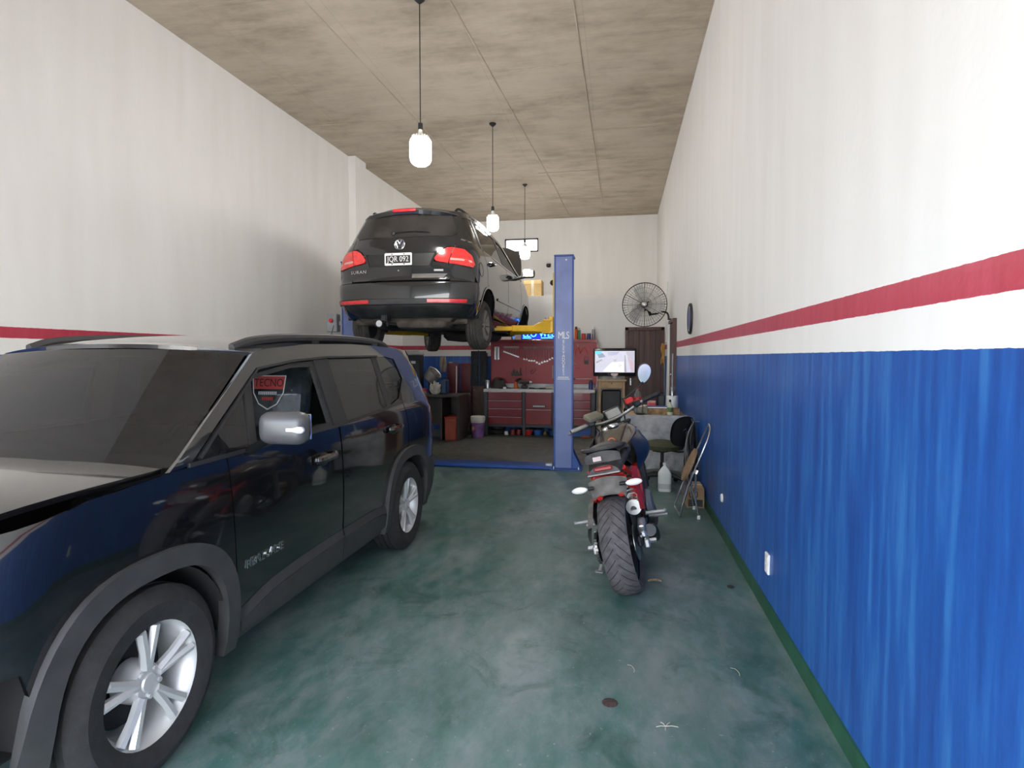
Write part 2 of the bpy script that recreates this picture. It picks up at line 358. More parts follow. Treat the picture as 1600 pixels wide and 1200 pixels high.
# upper back wall with its slit window
wa, wb_ = P(789, 374, Y=YB), P(841, 393, Y=YB); wx0, wx1, wz0, wz1 = wa.x, wb_.x, wb_.z, wa.z
bw = MB(); x0, x1 = XL(YB)-.1, XR
for a, b2, c_, d_ in ((x0, x1, 0, wz0), (x0, x1, wz1, ZC), (x0, wx0, wz0, wz1), (wx1, x1, wz0, wz1)): bw.box(((a+b2)/2, YB+.1, (c_+d_)/2), (b2-a, .2, d_-c_))
struct(bw.build('wall_back', M_WW))
wn = MB()
for a, b2, c_, d_ in ((wx0, wx1, wz0, wz0+.03), (wx0, wx1, wz1-.03, wz1), (wx0, wx0+.03, wz0, wz1), (wx1-.03, wx1, wz0, wz1)): wn.box(((a+b2)/2, YB+.02, (c_+d_)/2), (b2-a, .06, d_-c_))
win = struct(wn.build('window_1', M_DKMET))
MB().box(((wx0+wx1)/2, YB+.05, (wz0+wz1)/2), (wx1-wx0-.05, .006, wz1-wz0-.05)).build('pane', mat('clear_glass', (.95, .97, .97), .02, trans=1., var=0, ior=1.1), win)
# partition of the back room with its flat roof
pw = MB(); dx0, dx1, dz = .135, .815, 2.05
for a, b2, c_, d_ in ((XL(YP)-.05, dx0, 0, ZP), (dx1, XR, 0, ZP), (dx0, dx1, dz, ZP)): pw.box(((a+b2)/2, YP+.075, (c_+d_)/2), (b2-a, .15, d_-c_))
struct(pw.build('wall_partition', M_WP))
struct(MB().box(((XL(YP)+XR)/2, (YP+.15+YB)/2, ZP-.06), (XR-XL(YP), YB-YP-.15, .12)).build('floor_loft', M_WW))
d1 = MB(); d1.box(((dx0+dx1)/2, YP+.06, dz/2), (dx1-dx0, .05, dz)); d1o = struct(d1.build('door_1', M_DOOR))
fr = MB(); fr.box((dx0, YP-.005, dz/2), (.06, .05, dz+.04)).box((dx1, YP-.005, dz/2), (.06, .05, dz+.04)).box(((dx0+dx1)/2, YP-.005, dz), (dx1-dx0+.06, .05, .06)); fr.build('door_frame', M_DOOR, d1o)
pwid = (dx1-dx0-.06)/6
for k in range(6): MB().box((dx0+.03+pwid*(k+.5), YP+.03, dz/2), (pwid-.006, .014, dz-.06), r=.002, seg=1).build('door_board', M_DOOR, d1o)
MB().box((dx0+.08, YP+.012, 1.02), (.03, .02, .14), r=.005).tube([(dx0+.08, YP, 1.05), (dx0+.08, YP-.03, 1.05), (dx0+.18, YP-.035, 1.05)], .009).build('door_handle', M_STEEL, d1o)
# door in the right wall, nearly edge-on
ya, yb = 9.42, 10.22
d2 = struct(MB().box((XR-.018, (ya+yb)/2, 1.02), (.03, yb-ya, 2.04)).build('door_2', M_DOOR))
MB().box((XR-.03, ya-.03, 1.05), (.06, .06, 2.10)).box((XR-.03, (ya+yb)/2, 2.075), (.06, yb-ya, .05)).build('door_frame', M_DOOR, d2)
MB().box((XR-.035, yb+.05, 1.06), (.07, .1, 2.12)).build('jamb', M_WHITE, d2)
MB().lathe([(.001, -.05), (.02, -.045), (.024, -.03), (.012, -.012), (.012, 0)], 12, 'X', (XR-.034, ya+.1, 1.22)).build('door_knob', M_CHROME, d2)
struct(MB().box((XR-.004, (YF+ya)/2, .045), (.012, ya-YF-.1, .09)).build('baseboard_right', M_GREEN))
struct(MB().box((XL(3)+.01, 3.8, .045), (.012, 9., .09), rot=(0, 0, -.026)).build('baseboard_left', M_GREEN))
# street front: side piers and lintel round the open entrance
fw = MB(); fw.box((-4.75, YF-.1, ZC/2), (.7, .2, ZC)).box((XR-.06, YF-.1, ZC/2), (.2, .2, ZC)).box(((-4.4+XR)/2, YF-.1, (3.0+ZC)/2), (XR+4.4, .2, ZC-3.0)); struct(fw.build('wall_front', M_WW))
struct(MB().box((-2, YF-13.2, -.1), (60, 26, .15)).build('ground_street', M_CONC))
# ------------------------------------------------------------ cars
M_PAINT = mat('black_car_paint', (.006, .006, .007), .10, var=.1, scale=3, coat=1.)
M_PAINT2 = mat('dusty_black_car_paint', (.013, .014, .016), .17, var=.35, scale=2.5, coat=.9)
M_CLAD = mat('grey_black_cladding', (.045, .044, .044), .55, var=.18, scale=14, bump=.05)
M_TINT = mat('tinted_glass', (.012, .012, .013), .03, var=0, alpha=.86)
M_TINT2 = mat('dusty_tinted_glass', (.035, .032, .030), .16, var=.4, scale=5, alpha=.93)
M_CLEARG = mat('car_window_glass', (.03, .035, .035), .02, var=0, alpha=.35)
M_TYRE = mat('tyre_rubber', (.022, .021, .021), .75, var=.3, scale=25, bump=.15)
M_TYRED = mat('dusty_tyre_rubber', (.062, .056, .05), .88, var=.35, scale=18, bump=.2)
M_ALLOY = mat('silver_alloy', (.62, .62, .61), .38, .4, var=.08)
M_ALLOYD = mat('grimy_alloy', (.30, .285, .265), .45, .7, var=.25)
M_LINER = mat('wheel_well_liner', (.012, .012, .012), .9, var=.2)
M_INT = mat('dark_car_interior', (.018, .018, .019), .7, var=.2)
M_REDL = mat('red_lamp_lens', (.78, .035, .035), .15, var=.25, scale=30, coat=1.)
M_REDL2 = mat('red_reflector', (.68, .03, .035), .2, var=.2, scale=40, coat=.6)
M_LENS = mat('clear_lamp_lens', (.75, .76, .78), .1, var=.1, coat=1.)
M_UNDER = mat('muddy_underbody', (.13, .105, .085), .9, var=.45, scale=7, bump=.3)
M_UNDER2 = mat('dark_underbody', (.035, .031, .028), .85, var=.4, scale=9, bump=.2)
class Body:
    def __init__(s, W, R, F, lr, lf, n, zt): s.W, s.R, s.F, s.lr, s.lf, s.n, s.zt = W, R, F, lr, lf, n, zt
    def hw(s, y, z, d=0.):
        w = pchip(s.W, z)-d; n = s.n
        t = min(1., max(0., (pchip(s.R, z)+d+s.lr-y)/s.lr)); w *= max(0., 1-t**n)**(1/n)
        t = min(1., max(0., (y-(pchip(s.F, z)-d-s.lf))/s.lf)); w *= max(0., 1-t**n)**(1/n)
        return w
    def side(s, d=0.): return lambda y, z: (s.hw(y, z, d), y, z)
    def rear(s, d=0.):
        def f(x, z):
            k = min(1., abs(x)/(pchip(s.W, z)-d)); return (x, pchip(s.R, z)+d+s.lr-s.lr*max(0., 1-k**s.n)**(1/s.n), z)
        return f
    def front(s, d=0.):
        def f(x, z):
            k = min(1., abs(x)/(pchip(s.W, z)-d)); return (x, pchip(s.F, z)-d-s.lf+s.lf*max(0., 1-k**s.n)**(1/s.n), z)
        return f
    def roof(s, crown, p=2.6, d=0.):
        def f(u, y):
            z = pchip(s.zt, y); k = min(1, abs(u)); return (u*s.hw(y, z), y, z+crown*(1-k**p)-d)
        return f
def sarc(cy, cz, r, a0, a1, n=16, e=2.6):
    o = []
    for i in range(n+1):
        t = R_(a0+(a1-a0)*i/n); c, s = math.cos(t), math.sin(t)
        o.append((cy+r*math.copysign(abs(c)**(2/e), c), cz+r*math.copysign(abs(s)**(2/e), s)))
    return o
def both(fn):
    for m in (1, -1): fn(m)
def make_wheel(parent, loc, r, w, rr, spokes, mt, ma, rot=(0, 0, 0), twin=True, name='wheel', spin=0.):
    """axle along x, outer face at +x"""
    rm = MB(); hw = w/2
    rm.lathe([(rr-.012, -hw+.02), (rr-.035, -hw+.035), (rr-.045, 0), (rr-.03, hw-.045), (rr-.008, hw-.018), (rr+.003, hw-.008), (rr+.004, hw-.016)], 40, 'X', cap=False)
    rm.lathe([(.001, hw-.030), (.030, hw-.030), (.034, hw-.036), (.062, hw-.040), (.075, hw-.075), (.075, -.02), (.001, -.02)], 20, 'X')
    for k in range(spokes):
        for off in ((-.16, .16) if twin else (0,)):
            a = 2*PI*k/spokes+spin; a2 = a+off
            p0 = Vector((hw-.045, .055*math.cos(a+off*.4), .055*math.sin(a+off*.4))); pm = Vector((hw-.034, rr*.55*math.cos(a+off*.8), rr*.55*math.sin(a+off*.8))); p1 = Vector((hw-.028, (rr-.018)*math.cos(a2), (rr-.018)*math.sin(a2)))
            rm.tube([p0, pm, p1], [.020, .017, .019] if twin else [.017, .013, .015], 6)
        a = 2*PI*(k+.5)/spokes+spin; rm.lathe([(.001, hw-.03), (.009, hw-.03), (.009, hw-.05)], 6, 'X', c=(0, .05*math.cos(a), .05*math.sin(a)))
    wo = rm.build(name, ma, parent, loc=loc, rot=rot)
    MB().lathe([(.05, -.03), (rr*.72, -.03), (rr*.72, -.045), (.05, -.045)], 28, 'X').build('brake_disc', M_DKMET, wo)
    t = MB(); pr = [(rr-.01, -hw+.012), (rr+.02, -hw+.002), ((rr+r)/2, -hw-.004), (r-.03, -hw+.008), (r-.008, -hw+.026)]
    k = 4
    for i in range(k):
        c = -hw+.026+(w-.052)*(i+.5)/k; q = (w-.052)/k/2
        pr += [(r-.001-.004*abs(i-1.5)*.6, c-q+.005), (r-.001-.004*abs(i-1.5)*.6, c+q-.005)]
        if i < k-1: pr += [(r-.012, c+q-.003), (r-.012, c+q+.003)]
    pr += [(r-.008, hw-.026), (r-.03, hw-.008), ((rr+r)/2, hw+.004), (rr+.02, hw-.002), (rr-.01, hw-.012)]
    t.lathe(pr, 48, 'X', cap=False); t.build('tire', mt, wo)
    return wo
# ============================================================ parked black SUV
JB = Body(W=[(.25, .845), (.33, .865), (.5, .88), (.75, .888), (.95, .882), (1.08, .868), (1.2, .83), (1.5, .735), (1.62, .69)],
          R=[(.25, -.78), (.4, -.85), (.6, -.87), (.9, -.862), (1.08, -.835), (1.3, -.76), (1.5, -.68), (1.62, -.62)],
          F=[(.25, 3.22), (.4, 3.30), (.6, 3.34), (.85, 3.33), (1.0, 3.28), (1.1, 3.2)], lr=.32, lf=.42, n=2.6,
          zt=[(-.66, 1.54), (-.1, 1.575), (.6, 1.588), (1.2, 1.575), (1.6, 1.545), (1.8, 1.51)])
jeep = thing('sport_utility_vehicle', 'shiny black compact SUV parked on the green floor with its front window rolled down', 'car', (-2.495, 4.35, 0), rot=(0, 0, PI))
S = JB.side(); S2 = JB.side(-.028); Si = JB.side(.02)
FA, RA = 2.57, 0.
def jeep_side(m):
    p = lambda nm, ol, mt=M_PAINT, sf=S, **k: panel(nm, ol, sf, mt, jeep, mirror=m, **k)
    p('front_door', [(2.135, 1.075), (1.128, 1.092), (1.122, .48), (1.5, .475), (1.85, .455), (2.02, .42), (2.092, .40), (2.115, .7)])
    p('rear_door', [(1.112, 1.092), (.5, 1.118), (.035, 1.15), (.0, .98), (.02, .815)]+sarc(RA, .345, .462, 78, 22, 8)+[(.485, .46), (.7, .478), (1.106, .48)])
    p('rear_quarter_panel', [(.255, 1.14), (.028, 1.158), (-.008, .98), (.012, .815)]+sarc(RA, .345, .462, 86, 138, 8)+[(-.44, .64), (-.80, .64), (-.80, .9), (-.775, 1.08), (-.70, 1.32), (-.62, 1.542), (-.1, 1.575), (.26, 1.583), (.26, 1.50), (.10, 1.505), (-.06, 1.485), (-.115, 1.33), (.08, 1.185), (.255, 1.152)])
    p('front_fender', [(2.142, 1.075), (2.122, .7), (2.10, .42)]+sarc(FA, .345, .462, 172, 20, 16)+[(3.03, .62), (3.2, .64), (3.22, .92), (3.14, 1.0), (2.8, 1.05), (2.42, 1.075)])
    p('cant_rail', [(.255, 1.505), (1.0, 1.498), (1.4, 1.478), (1.74, 1.44), (1.74, 1.522), (1.6, 1.545), (1.2, 1.575), (.6, 1.588), (.255, 1.583)])
    p('windshield_pillar', [(1.735, 1.523), (1.735, 1.44), (1.80, 1.42), (2.36, 1.082), (2.46, 1.075)])
    # black centre pillars, belt strip and window glass
    p('center_pillar', [(.985, 1.10), (.995, 1.495), (1.165, 1.488), (1.155, 1.095)], M_BLACK, JB.side(.006))
    p('rear_pillar_trim', [(.255, 1.145), (.255, 1.502), (.335, 1.502), (.325, 1.14)], M_BLACK, JB.side(.006))
    p('window_divider', [(1.84, 1.40), (1.875, 1.38), (1.965, 1.085), (1.925, 1.085)], M_BLACK, JB.side(.004))
    p('rear_window', [(.335, 1.14), (.335, 1.498), (.99, 1.492), (.98, 1.10)], M_TINT, JB.side(.012), rim=False)
    p('quarter_window', [(.25, 1.155), (.08, 1.188), (-.11, 1.332), (-.056, 1.48), (.10, 1.50), (.25, 1.498)], M_TINT, JB.side(.008), rim=False)
    p('sail_window', [(1.88, 1.37), (2.33, 1.088), (1.97, 1.085)], M_TINT, JB.side(.010), rim=False)
    if m > 0: p('front_window', [(1.16, 1.098), (1.165, 1.485), (1.4, 1.475), (1.80, 1.43), (1.93, 1.088)], M_TINT, JB.side(.012), rim=False)
    else: p('front_window', [(1.16, 1.098), (1.161, 1.125), (1.92, 1.118), (1.93, 1.088)], M_CLEARG, JB.side(.02), rim=False)
    band('window_seal', [(1.165, 1.10), (1.17, 1.478), (1.4, 1.468), (1.82, 1.41), (1.92, 1.09)], [(1.205, 1.12), (1.205, 1.445), (1.4, 1.445), (1.80, 1.395), (1.895, 1.11)], JB.side(.014), M_BLACK, jeep, mirror=m)
    band('belt_molding', [(2.36, 1.09), (1.1, 1.106), (.5, 1.132), (.05, 1.168)], [(2.36, 1.074), (1.1, 1.090), (.5, 1.116), (.05, 1.150)], S, M_BLACK, jeep, mirror=m, closed=False, lift=.008)
    band('drip_molding', [(.25, 1.512), (1.0, 1.506), (1.4, 1.486), (1.74, 1.45), (2.3, 1.105)], [(.25, 1.500), (1.0, 1.494), (1.4, 1.474), (1.74, 1.438), (2.29, 1.095)], S, M_BLACK, jeep, mirror=m, closed=False, lift=.006)
    p('door_liner', [(.50, .34), (.50, 1.09), (2.1, 1.07), (2.08, .34)], M_LINER, Si, rim=False)
    # unpainted cladding: sills and wheel-arch flares
    for nm, pts in (('front_cladding_ridge', [(2.088, .40), (2.02, .416), (1.85, .452), (1.5, .472), (1.124, .477)]), ('rear_cladding_ridge', [(1.112, .477), (.7, .474), (.50, .455), (.45, .43)])):
        pp = [(q.x, q.y) for q in smoothpath([(a, b_, 0) for a, b_ in pts], 3)]; r0 = [(m*(JB.hw(a, b_)+.002), a, b_) for a, b_ in pp]; r1 = [(m*(JB.hw(a, b_-.05)+.017), a, b_-.05) for a, b_ in pp]; nn = len(pp)
        MB().add(r0+r1, [(i, i+1, nn+i+1, nn+i) for i in range(nn-1)]).build(nm, M_CLAD, jeep)
    p('front_door_cladding', [(2.085, .348), (2.02, .365), (1.85, .40), (1.5, .42), (1.124, .425), (1.124, .30), (2.075, .30)], M_CLAD, JB.side(-.017))
    p('rear_door_cladding', [(1.112, .425), (.7, .422), (.50, .402), (.45, .378), (.44, .30), (1.112, .30)], M_CLAD, JB.side(-.017))
    p('sill', [(2.075, .295), (.43, .295), (.43, .25), (2.075, .25)], M_CLAD, JB.side(.01))
    for cy, nm in ((RA, 'rear_arch_flare'), (FA, 'front_arch_flare')):
        band(nm, sarc(cy, .345, .462, -8, 188, 26), sarc(cy, .345, .385, -10, 190, 26), JB.side(-.004), M_CLAD, jeep, mirror=m, closed=False, lift=.022, depth=.05)
        ln = MB(); ln.lathe([(.40, .88*m), (.40, .50*m)], 20, 'X', c=(0, cy, .345), arc=(0, PI), cap=False); ln.lathe([(.40, .50*m), (.02, .50*m)], 20, 'X', c=(0, cy, .345), arc=(0, PI), cap=False); ln.build('wheel_well', M_LINER, jeep)
        make_wheel(jeep, (m*.785, cy, .343), .343, .215, .222, 5, M_TYRE, M_ALLOY, rot=(0, 0, 0 if m > 0 else PI), spin=.35)
    # pull handles with finger recess
    for y0, z0 in ((1.24, .945), (.20, .985)):
        x0 = JB.hw(y0+.07, z0)*m; h = MB()
        h.tube(smoothpath([(x0+.004*m, y0-.01, z0+.005), (x0+.035*m, y0+.03, z0+.004), (x0+.038*m, y0+.12, z0), (x0+.03*m, y0+.19, z0-.004), (x0+.0*m, y0+.205, z0-.004)], 4), [.013]+[.017]*7+[.018]*8+[.014], 8, flat=1.25)
        ho = h.build('door_handle', M_PAINT, jeep)
        MB().sphere((x0+.001*m, y0+.10, z0-.012), .05, 14, 7, (.12, 1.2, .75)).build('handle_recess', M_BLACK, ho)
    # roof rail
    zr = lambda y: pchip(JB.zt, y)
    rp = smoothpath([(.60*m, 1.72, 1.545), (.615*m, 1.56, 1.585), (.62*m, 1.2, 1.612), (.625*m, .6, 1.626), (.62*m, .1, 1.618), (.61*m, -.15, 1.60), (.595*m, -.30, 1.565)], 5)
    ro = MB().tube(rp, .019, 8, flat=1.3).build('roof_rail', M_CLAD, jeep)
    for y in (.95, .05): MB().box((.615*m, y, 1.595), (.035, .10, .05), r=.01).build('rail_foot', M_CLAD, ro)
    # door mirror
    mi = MB(); mi.box((1.055*m, 2.0, 1.19), (.225, .115, .145), r=.05, seg=4)
    mo = mi.build('door_mirror', mat('satin_grey_mirror_shell', (.10, .10, .105), .38, .3, var=.1), jeep)
    MB().tube([(.87*m, 1.985, 1.085), (.93*m, 1.99, 1.115), (.99*m, 1.995, 1.145)], [.035, .03, .035], 8, flat=.6).build('mirror_arm', M_PAINT, mo)
    MB().box((1.128*m, 2.045, 1.188), (.085, .03, .028), r=.009).build('turn_signal', M_LENS, mo)
    MB().box((1.055*m, 1.945, 1.19), (.19, .012, .115), r=.004).build('mirror_glass', M_CHROME, mo)
both(jeep_side)
RF = JB.roof(.055)
panel('roof', [(-1, -.62), (1, -.62), (1, 1.74), (.6, 1.80), (0, 1.83), (-.6, 1.80), (-1, 1.74)], RF, M_PAINT, jeep, step=.09)
# windshield and hood
def ws(u, z):
    k = (z-1.075)/(1.53-1.075); ya = 2.44+(1.74-2.44)*k; return (u*(pchip(JB.W, z)-.01), ya+.10*(1-u*u), z+.01*(1-u*u))
panel('windshield', [(-.985, 1.085), (.985, 1.085), (.985, 1.515), (.5, 1.53), (-.5, 1.53), (-.985, 1.515)], ws, M_TINT, jeep, flip=True, rim=False)
def hood(u, y):
    t = (y-2.40)/.85; return (u*(.86-.10*t*t), y, 1.085-.02*t-.06*t**4+.045*(1-abs(u)**3))
panel('hood', [(-.97, 2.46), (-.5, 2.54), (.5, 2.54), (.97, 2.46), (.97, 3.1), (.8, 3.22), (-.8, 3.22), (-.97, 3.1)], hood, M_PAINT, jeep, step=.09)
Fr, Rr = JB.front(), JB.rear()
panel('front_fascia', [(-.70, .66), (.70, .66), (.70, 1.0), (.6, 1.04), (-.6, 1.04), (-.70, 1.0)], Fr, M_PAINT, jeep, flip=True)
fb = panel('front_bumper', [(-.80, .28), (.80, .28), (.80, .63), (-.80, .63)], JB.front(-.02), M_CLAD, jeep, flip=True)
for s_ in (-1, 1):
    MB().lathe([(.001, .03), (.09, .025), (.10, .012), (.115, .0), (.115, -.04)], 24, 'Y', c=(.56*s_, Fr(.56, .86)[1]+.02, .86)).build('headlight', M_LENS, jeep)
    panel('taillight', [(.50*s_, .82), (.74*s_, .82), (.74*s_, 1.06), (.50*s_, 1.06)][::s_], JB.rear(-.018), M_REDL, jeep)
for k in range(7): MB().box((.27*(k-3)/3, Fr(.1, .84)[1]+.002, .84), (.052, .02, .19), r=.02).build('grille_slot', M_BLACK, jeep)
panel('tailgate', [(-.66, .66), (.66, .66), (.66, 1.10), (-.66, 1.10)], Rr, M_PAINT, jeep)
panel('rear_glass', [(-.62, 1.115), (.62, 1.115), (.54, 1.46), (-.54, 1.46)], Rr, M_TINT, jeep, rim=False)
panel('rear_spoiler', [(-.62, 1.465), (.62, 1.465), (.60, 1.54), (-.60, 1.54)], JB.rear(-.03), M_PAINT, jeep)
panel('rear_bumper', [(-.85, .28), (.85, .28), (.85, .635), (-.85, .635)], JB.rear(-.012), M_CLAD, jeep, step=.05)
both(lambda m: panel('rear_bumper_corner', [(-.84, .29), (-.44, .29), (-.44, .40), (-.40, .60), (-.42, .635), (-.84, .635)], JB.side(-.012), M_CLAD, jeep, mirror=m))
# antenna, badge, floor pan, interior
MB().tube([(0, -.42, 1.60), (0, -.52, 1.78)], [.006, .003], 6).lathe([(.02, 1.585), (.018, 1.605), (.008, 1.615)], 10, c=(0, -.42, 0)).build('antenna', M_BLACK, jeep)
for m in (-1, 1):
    y0, z0 = 1.905, .585; x0 = JB.hw(y0, z0)
    tx = textmb('RENEGADE', .052, .002, 1.02, 1.12); M0 = Matrix(((0, 0, m, m*(x0+.004)), (m, 0, 0, y0), (0, 1, 0, z0), (0, 0, 0, 1)))
    tx.v = [tuple(M0 @ Vector(q)) for q in tx.v]; tx.build('model_lettering', M_CHROME, jeep)
fl = MB(); fl.box((0, 1.25, .27), (1.26, 4.1, .08), r=.02); fl.box((0, 1.25, .75), (1.0, .06, .7)); fl.build('floor_pan', M_LINER, jeep)
it = MB(); it.box((0, 2.02, .98), (1.3, .34, .2), r=.05).box((0, 1.0, .5), (.22, 1.6, .35), r=.04).box((0, .1, .62), (1.25, .45, .3), r=.06).box((0, -.12, .98), (1.25, .16, .62), rot=(-.15, 0, 0), r=.06).build('cabin_trim', M_INT, jeep)
MB().tube([(-.37+.17*math.cos(t*PI/8), 1.72-.06*math.sin(t*PI/8), 1.03+.16*math.sin(t*PI/8)) for t in range(16)], .014, 6, closed=True).tube([(-.37, 1.72, 1.03), (-.37, 1.95, .96)], .03, 8).build('steering_wheel', M_BLACK, jeep)
M_COVER = mat('clear_plastic_seat_cover', (.03, .04, .045), .12, var=.5, scale=12, bump=.5, bscale=9, coat=.6)
M_WPRINT = mat('white_print', (.78, .78, .76), .4, var=.05); M_RPRINT = mat('red_print', (.62, .06, .05), .4, var=.1)
for m in (-1, 1):
    se = MB(); se.box((.36*m, 1.29, .60), (.50, .52, .2), r=.07, seg=3); se.box((.36*m, 1.0, 1.09), (.48, .13, .80), rot=(.14, 0, 0), r=.055, seg=3)
    sx = se.build('front_seat', M_COVER if m < 0 else M_INT, jeep)
    MB().box((.36*m, .93, 1.49), (.25, .08, .08), rot=(.1, 0, 0), r=.045, seg=3).build('headrest', M_INT, sx)
for m in (-1, 0, 1): MB().box((.40*m, -.20, 1.33), (.26, .09, .14), r=.04, seg=3).build('rear_headrest', M_INT, jeep)
# printed shield on the driver's seat cover (faces the windshield)
def seatpt(q, d=0.):   # q = (a, b) in metres on the backrest face
    return Matrix.Translation((-.36, 1.0, 1.09)) @ Euler((.14, 0, 0)).to_matrix().to_4x4() @ Vector((-q[0]*.8, .066+d, q[1]))
def shield(k, ds): return [(-.145*k, .09*k+ds), (.145*k, .09*k+ds), (.13*k, -.02*k+ds), (.08*k, -.09*k+ds), (0, -.125*k+ds), (-.08*k, -.09*k+ds), (-.13*k, -.02*k+ds)]
so_, si_ = shield(1, .20), shield(.93, .20)
sh = MB(); n_ = len(so_); sh.add([seatpt(q, .004) for q in so_]+[seatpt(q, .004) for q in si_], [(i, (i+1) % n_, n_+(i+1) % n_, n_+i) for i in range(n_)])
sho = sh.build('printed_shield', M_WPRINT, jeep)
MB().add([seatpt(q, .003) for q in ((-.135, .284), (.135, .284), (.128, .205), (-.128, .205))], [(0, 1, 2, 3)]).build('red_band', M_RPRINT, sho)
tx = textmb('TECNO', .07, .0005, 1.05); tx.v = [tuple(seatpt((x, y+.242), .005)) for x, y, z in tx.v]; tx.build('print_lettering', M_INT, sho)
for w_, y_, mm in ((.17, .180, M_WPRINT), (.10, .145, M_RPRINT)):
    pr = MB()
    for k in range(int(w_/.016)): a = -w_/2+k*.016; pr.add([seatpt(q, .004) for q in ((a, y_+.01), (a+.011, y_+.01), (a+.011, y_-.01), (a, y_-.01))], [(0, 1, 2, 3)])
    pr.build('print_line', mm, sho)
# ============================================================ wagon on the lift
VB = Body(W=[(.26, .72), (.34, .77), (.45, .81), (.6, .83), (.8, .832), (.95, .82), (1.1, .785), (1.2, .745), (1.45, .635), (1.58, .56)],
          R=[(.26, -.70), (.34, -.77), (.42, -.815), (.5, -.825), (.68, -.82), (.73, -.79), (.9, -.775), (1.08, -.745), (1.2, -.69), (1.47, -.545), (1.58, -.48)],
          F=[(.26, 3.1), (.45, 3.26), (.65, 3.28), (.85, 3.2), (1.0, 3.05)], lr=.40, lf=.55, n=2.5,
          zt=[(-.56, 1.475), (-.35, 1.505), (0, 1.53), (.6, 1.54), (1.2, 1.52), (1.55, 1.475)])
WZ = 1.66
wag = thing('station_wagon', 'dusty black station wagon raised on the lift with its hood up', 'car', (-2.465, 7.2, WZ), rot=(0, 0, R_(-1.5))); wag.scale = (1.045, 1, 1)
VS = VB.side()
def wag_side(m):
    p = lambda nm, ol, mt=M_PAINT2, sf=VS, **k: panel(nm, ol, sf, mt, wag, mirror=m, **k)
    RAx, FAx, ZA, RO = 0., 2.467, .33, .375
    p('rear_quarter_panel', [(-.10, 1.15), (-.05, 1.0), (-.06, .735)]+sarc(RAx, ZA, RO, 95, 150, 8, 2.2)+[(-.42, .50), (-.45, .62), (-.50, .70), (-.60, .88), (-.60, 1.10), (-.62, 1.18), (-.55, 1.30), (-.50, 1.46), (-.42, 1.493), (0, 1.527), (0, 1.47), (-.40, 1.44), (-.53, 1.19), (-.45, 1.165)])
    p('rear_door', [(1.14, 1.095), (.5, 1.12), (-.085, 1.145), (-.035, 1.0), (-.045, .735)]+sarc(RAx, ZA, RO, 90, 22, 10, 2.2)+[(.37, .36), (1.13, .33)])
    p('front_door', [(1.155, 1.095), (2.12, 1.065), (2.10, .7), (1.98, .42), (1.95, .33), (1.145, .33)])
    p('front_fender', [(2.135, 1.06), (2.115, .7), (2.0, .42), (2.0, .33), (2.09, .33)]+sarc(FAx, ZA, RO, 178, 20, 16, 2.2)+[(2.88, .62), (3.0, .7), (2.95, .95), (2.6, 1.03)])
    p('sill', [(1.95, .325), (.37, .325), (.38, .25), (1.97, .25)], M_PAINT2, VB.side(.02))
    p('cant_rail', [(.0, 1.475), (.6, 1.485), (1.2, 1.465), (1.55, 1.42), (1.55, 1.472), (1.2, 1.518), (.6, 1.538), (0, 1.528)])
    p('windshield_pillar', [(1.545, 1.474), (1.545, 1.42), (1.62, 1.38), (2.25, 1.075), (2.36, 1.07)])
    p('quarter_window', [(-.10, 1.16), (-.44, 1.175), (-.52, 1.20), (-.395, 1.435), (-.10, 1.46)], M_TINT2, VB.side(.008), rim=False)
    p('rear_pillar_trim', [(-.10, 1.155), (-.10, 1.465), (-.02, 1.472), (.0, 1.15)], M_BLACK, VB.side(.004))
    p('rear_window', [(.0, 1.15), (-.02, 1.47), (.6, 1.48), (1.08, 1.465), (1.08, 1.10)], M_TINT, VB.side(.010), rim=False)
    p('center_pillar', [(1.08, 1.10), (1.08, 1.472), (1.2, 1.465), (1.2, 1.095)], M_BLACK, VB.side(.006))
    p('front_window', [(1.2, 1.095), (1.2, 1.465), (1.55, 1.415), (2.15, 1.08)], M_CLEARG, VB.side(.010), rim=False)
    band('belt_molding', [(2.2, 1.082), (1.1, 1.112), (.5, 1.135), (-.45, 1.178), (-.54, 1.20)], [(2.2, 1.066), (1.1, 1.096), (.5, 1.119), (-.45, 1.160), (-.555, 1.185)], VS, M_CHROME, wag, mirror=m, closed=False, lift=.006)
    band('side_molding', [(2.08, .585), (1.16, .60), (.46, .61)], [(2.08, .555), (1.16, .57), (.44, .58)], VS, M_PAINT2, wag, mirror=m, closed=False, lift=.012)
    p('door_liner', [(.45, .36), (.45, 1.09), (2.08, 1.06), (1.93, .36)], M_LINER, VB.side(.02), rim=False)
    for cy in (RAx, FAx):
        ln = MB(); ln.lathe([(.375, .80*m), (.375, .48*m)], 20, 'X', c=(0, cy, ZA), arc=(-.1, PI+.1), cap=False); ln.lathe([(.375, .48*m), (.02, .48*m)], 20, 'X', c=(0, cy, ZA), arc=(-.1, PI+.1), cap=False); ln.build('wheel_well', M_LINER, wag)
        band('arch_lip', sarc(cy, ZA, RO+.004, -2, 182, 22, 2.2), sarc(cy, ZA, RO-.022, -3, 183, 22, 2.2), VS, M_PAINT2, wag, mirror=m, closed=False, lift=.006, depth=.03)
    for y0, z0 in ((1.22, 1.0), (.12, 1.015)):
        x0 = VB.hw(y0+.07, z0)*m; ho = MB().tube(smoothpath([(x0, y0, z0), (x0+.03*m, y0+.02, z0), (x0+.034*m, y0+.14, z0), (x0, y0+.17, z0)], 4), .014, 8).build('door_handle', M_PAINT2, wag)
    rp = smoothpath([(.50*m, -.30, 1.515), (.52*m, -.2, 1.558), (.535*m, .1, 1.565), (.54*m, .7, 1.572), (.535*m, 1.2, 1.555), (.52*m, 1.42, 1.50)], 5)
    MB().tube(rp, .014, 8).build('roof_rail', M_DKMET, wag)
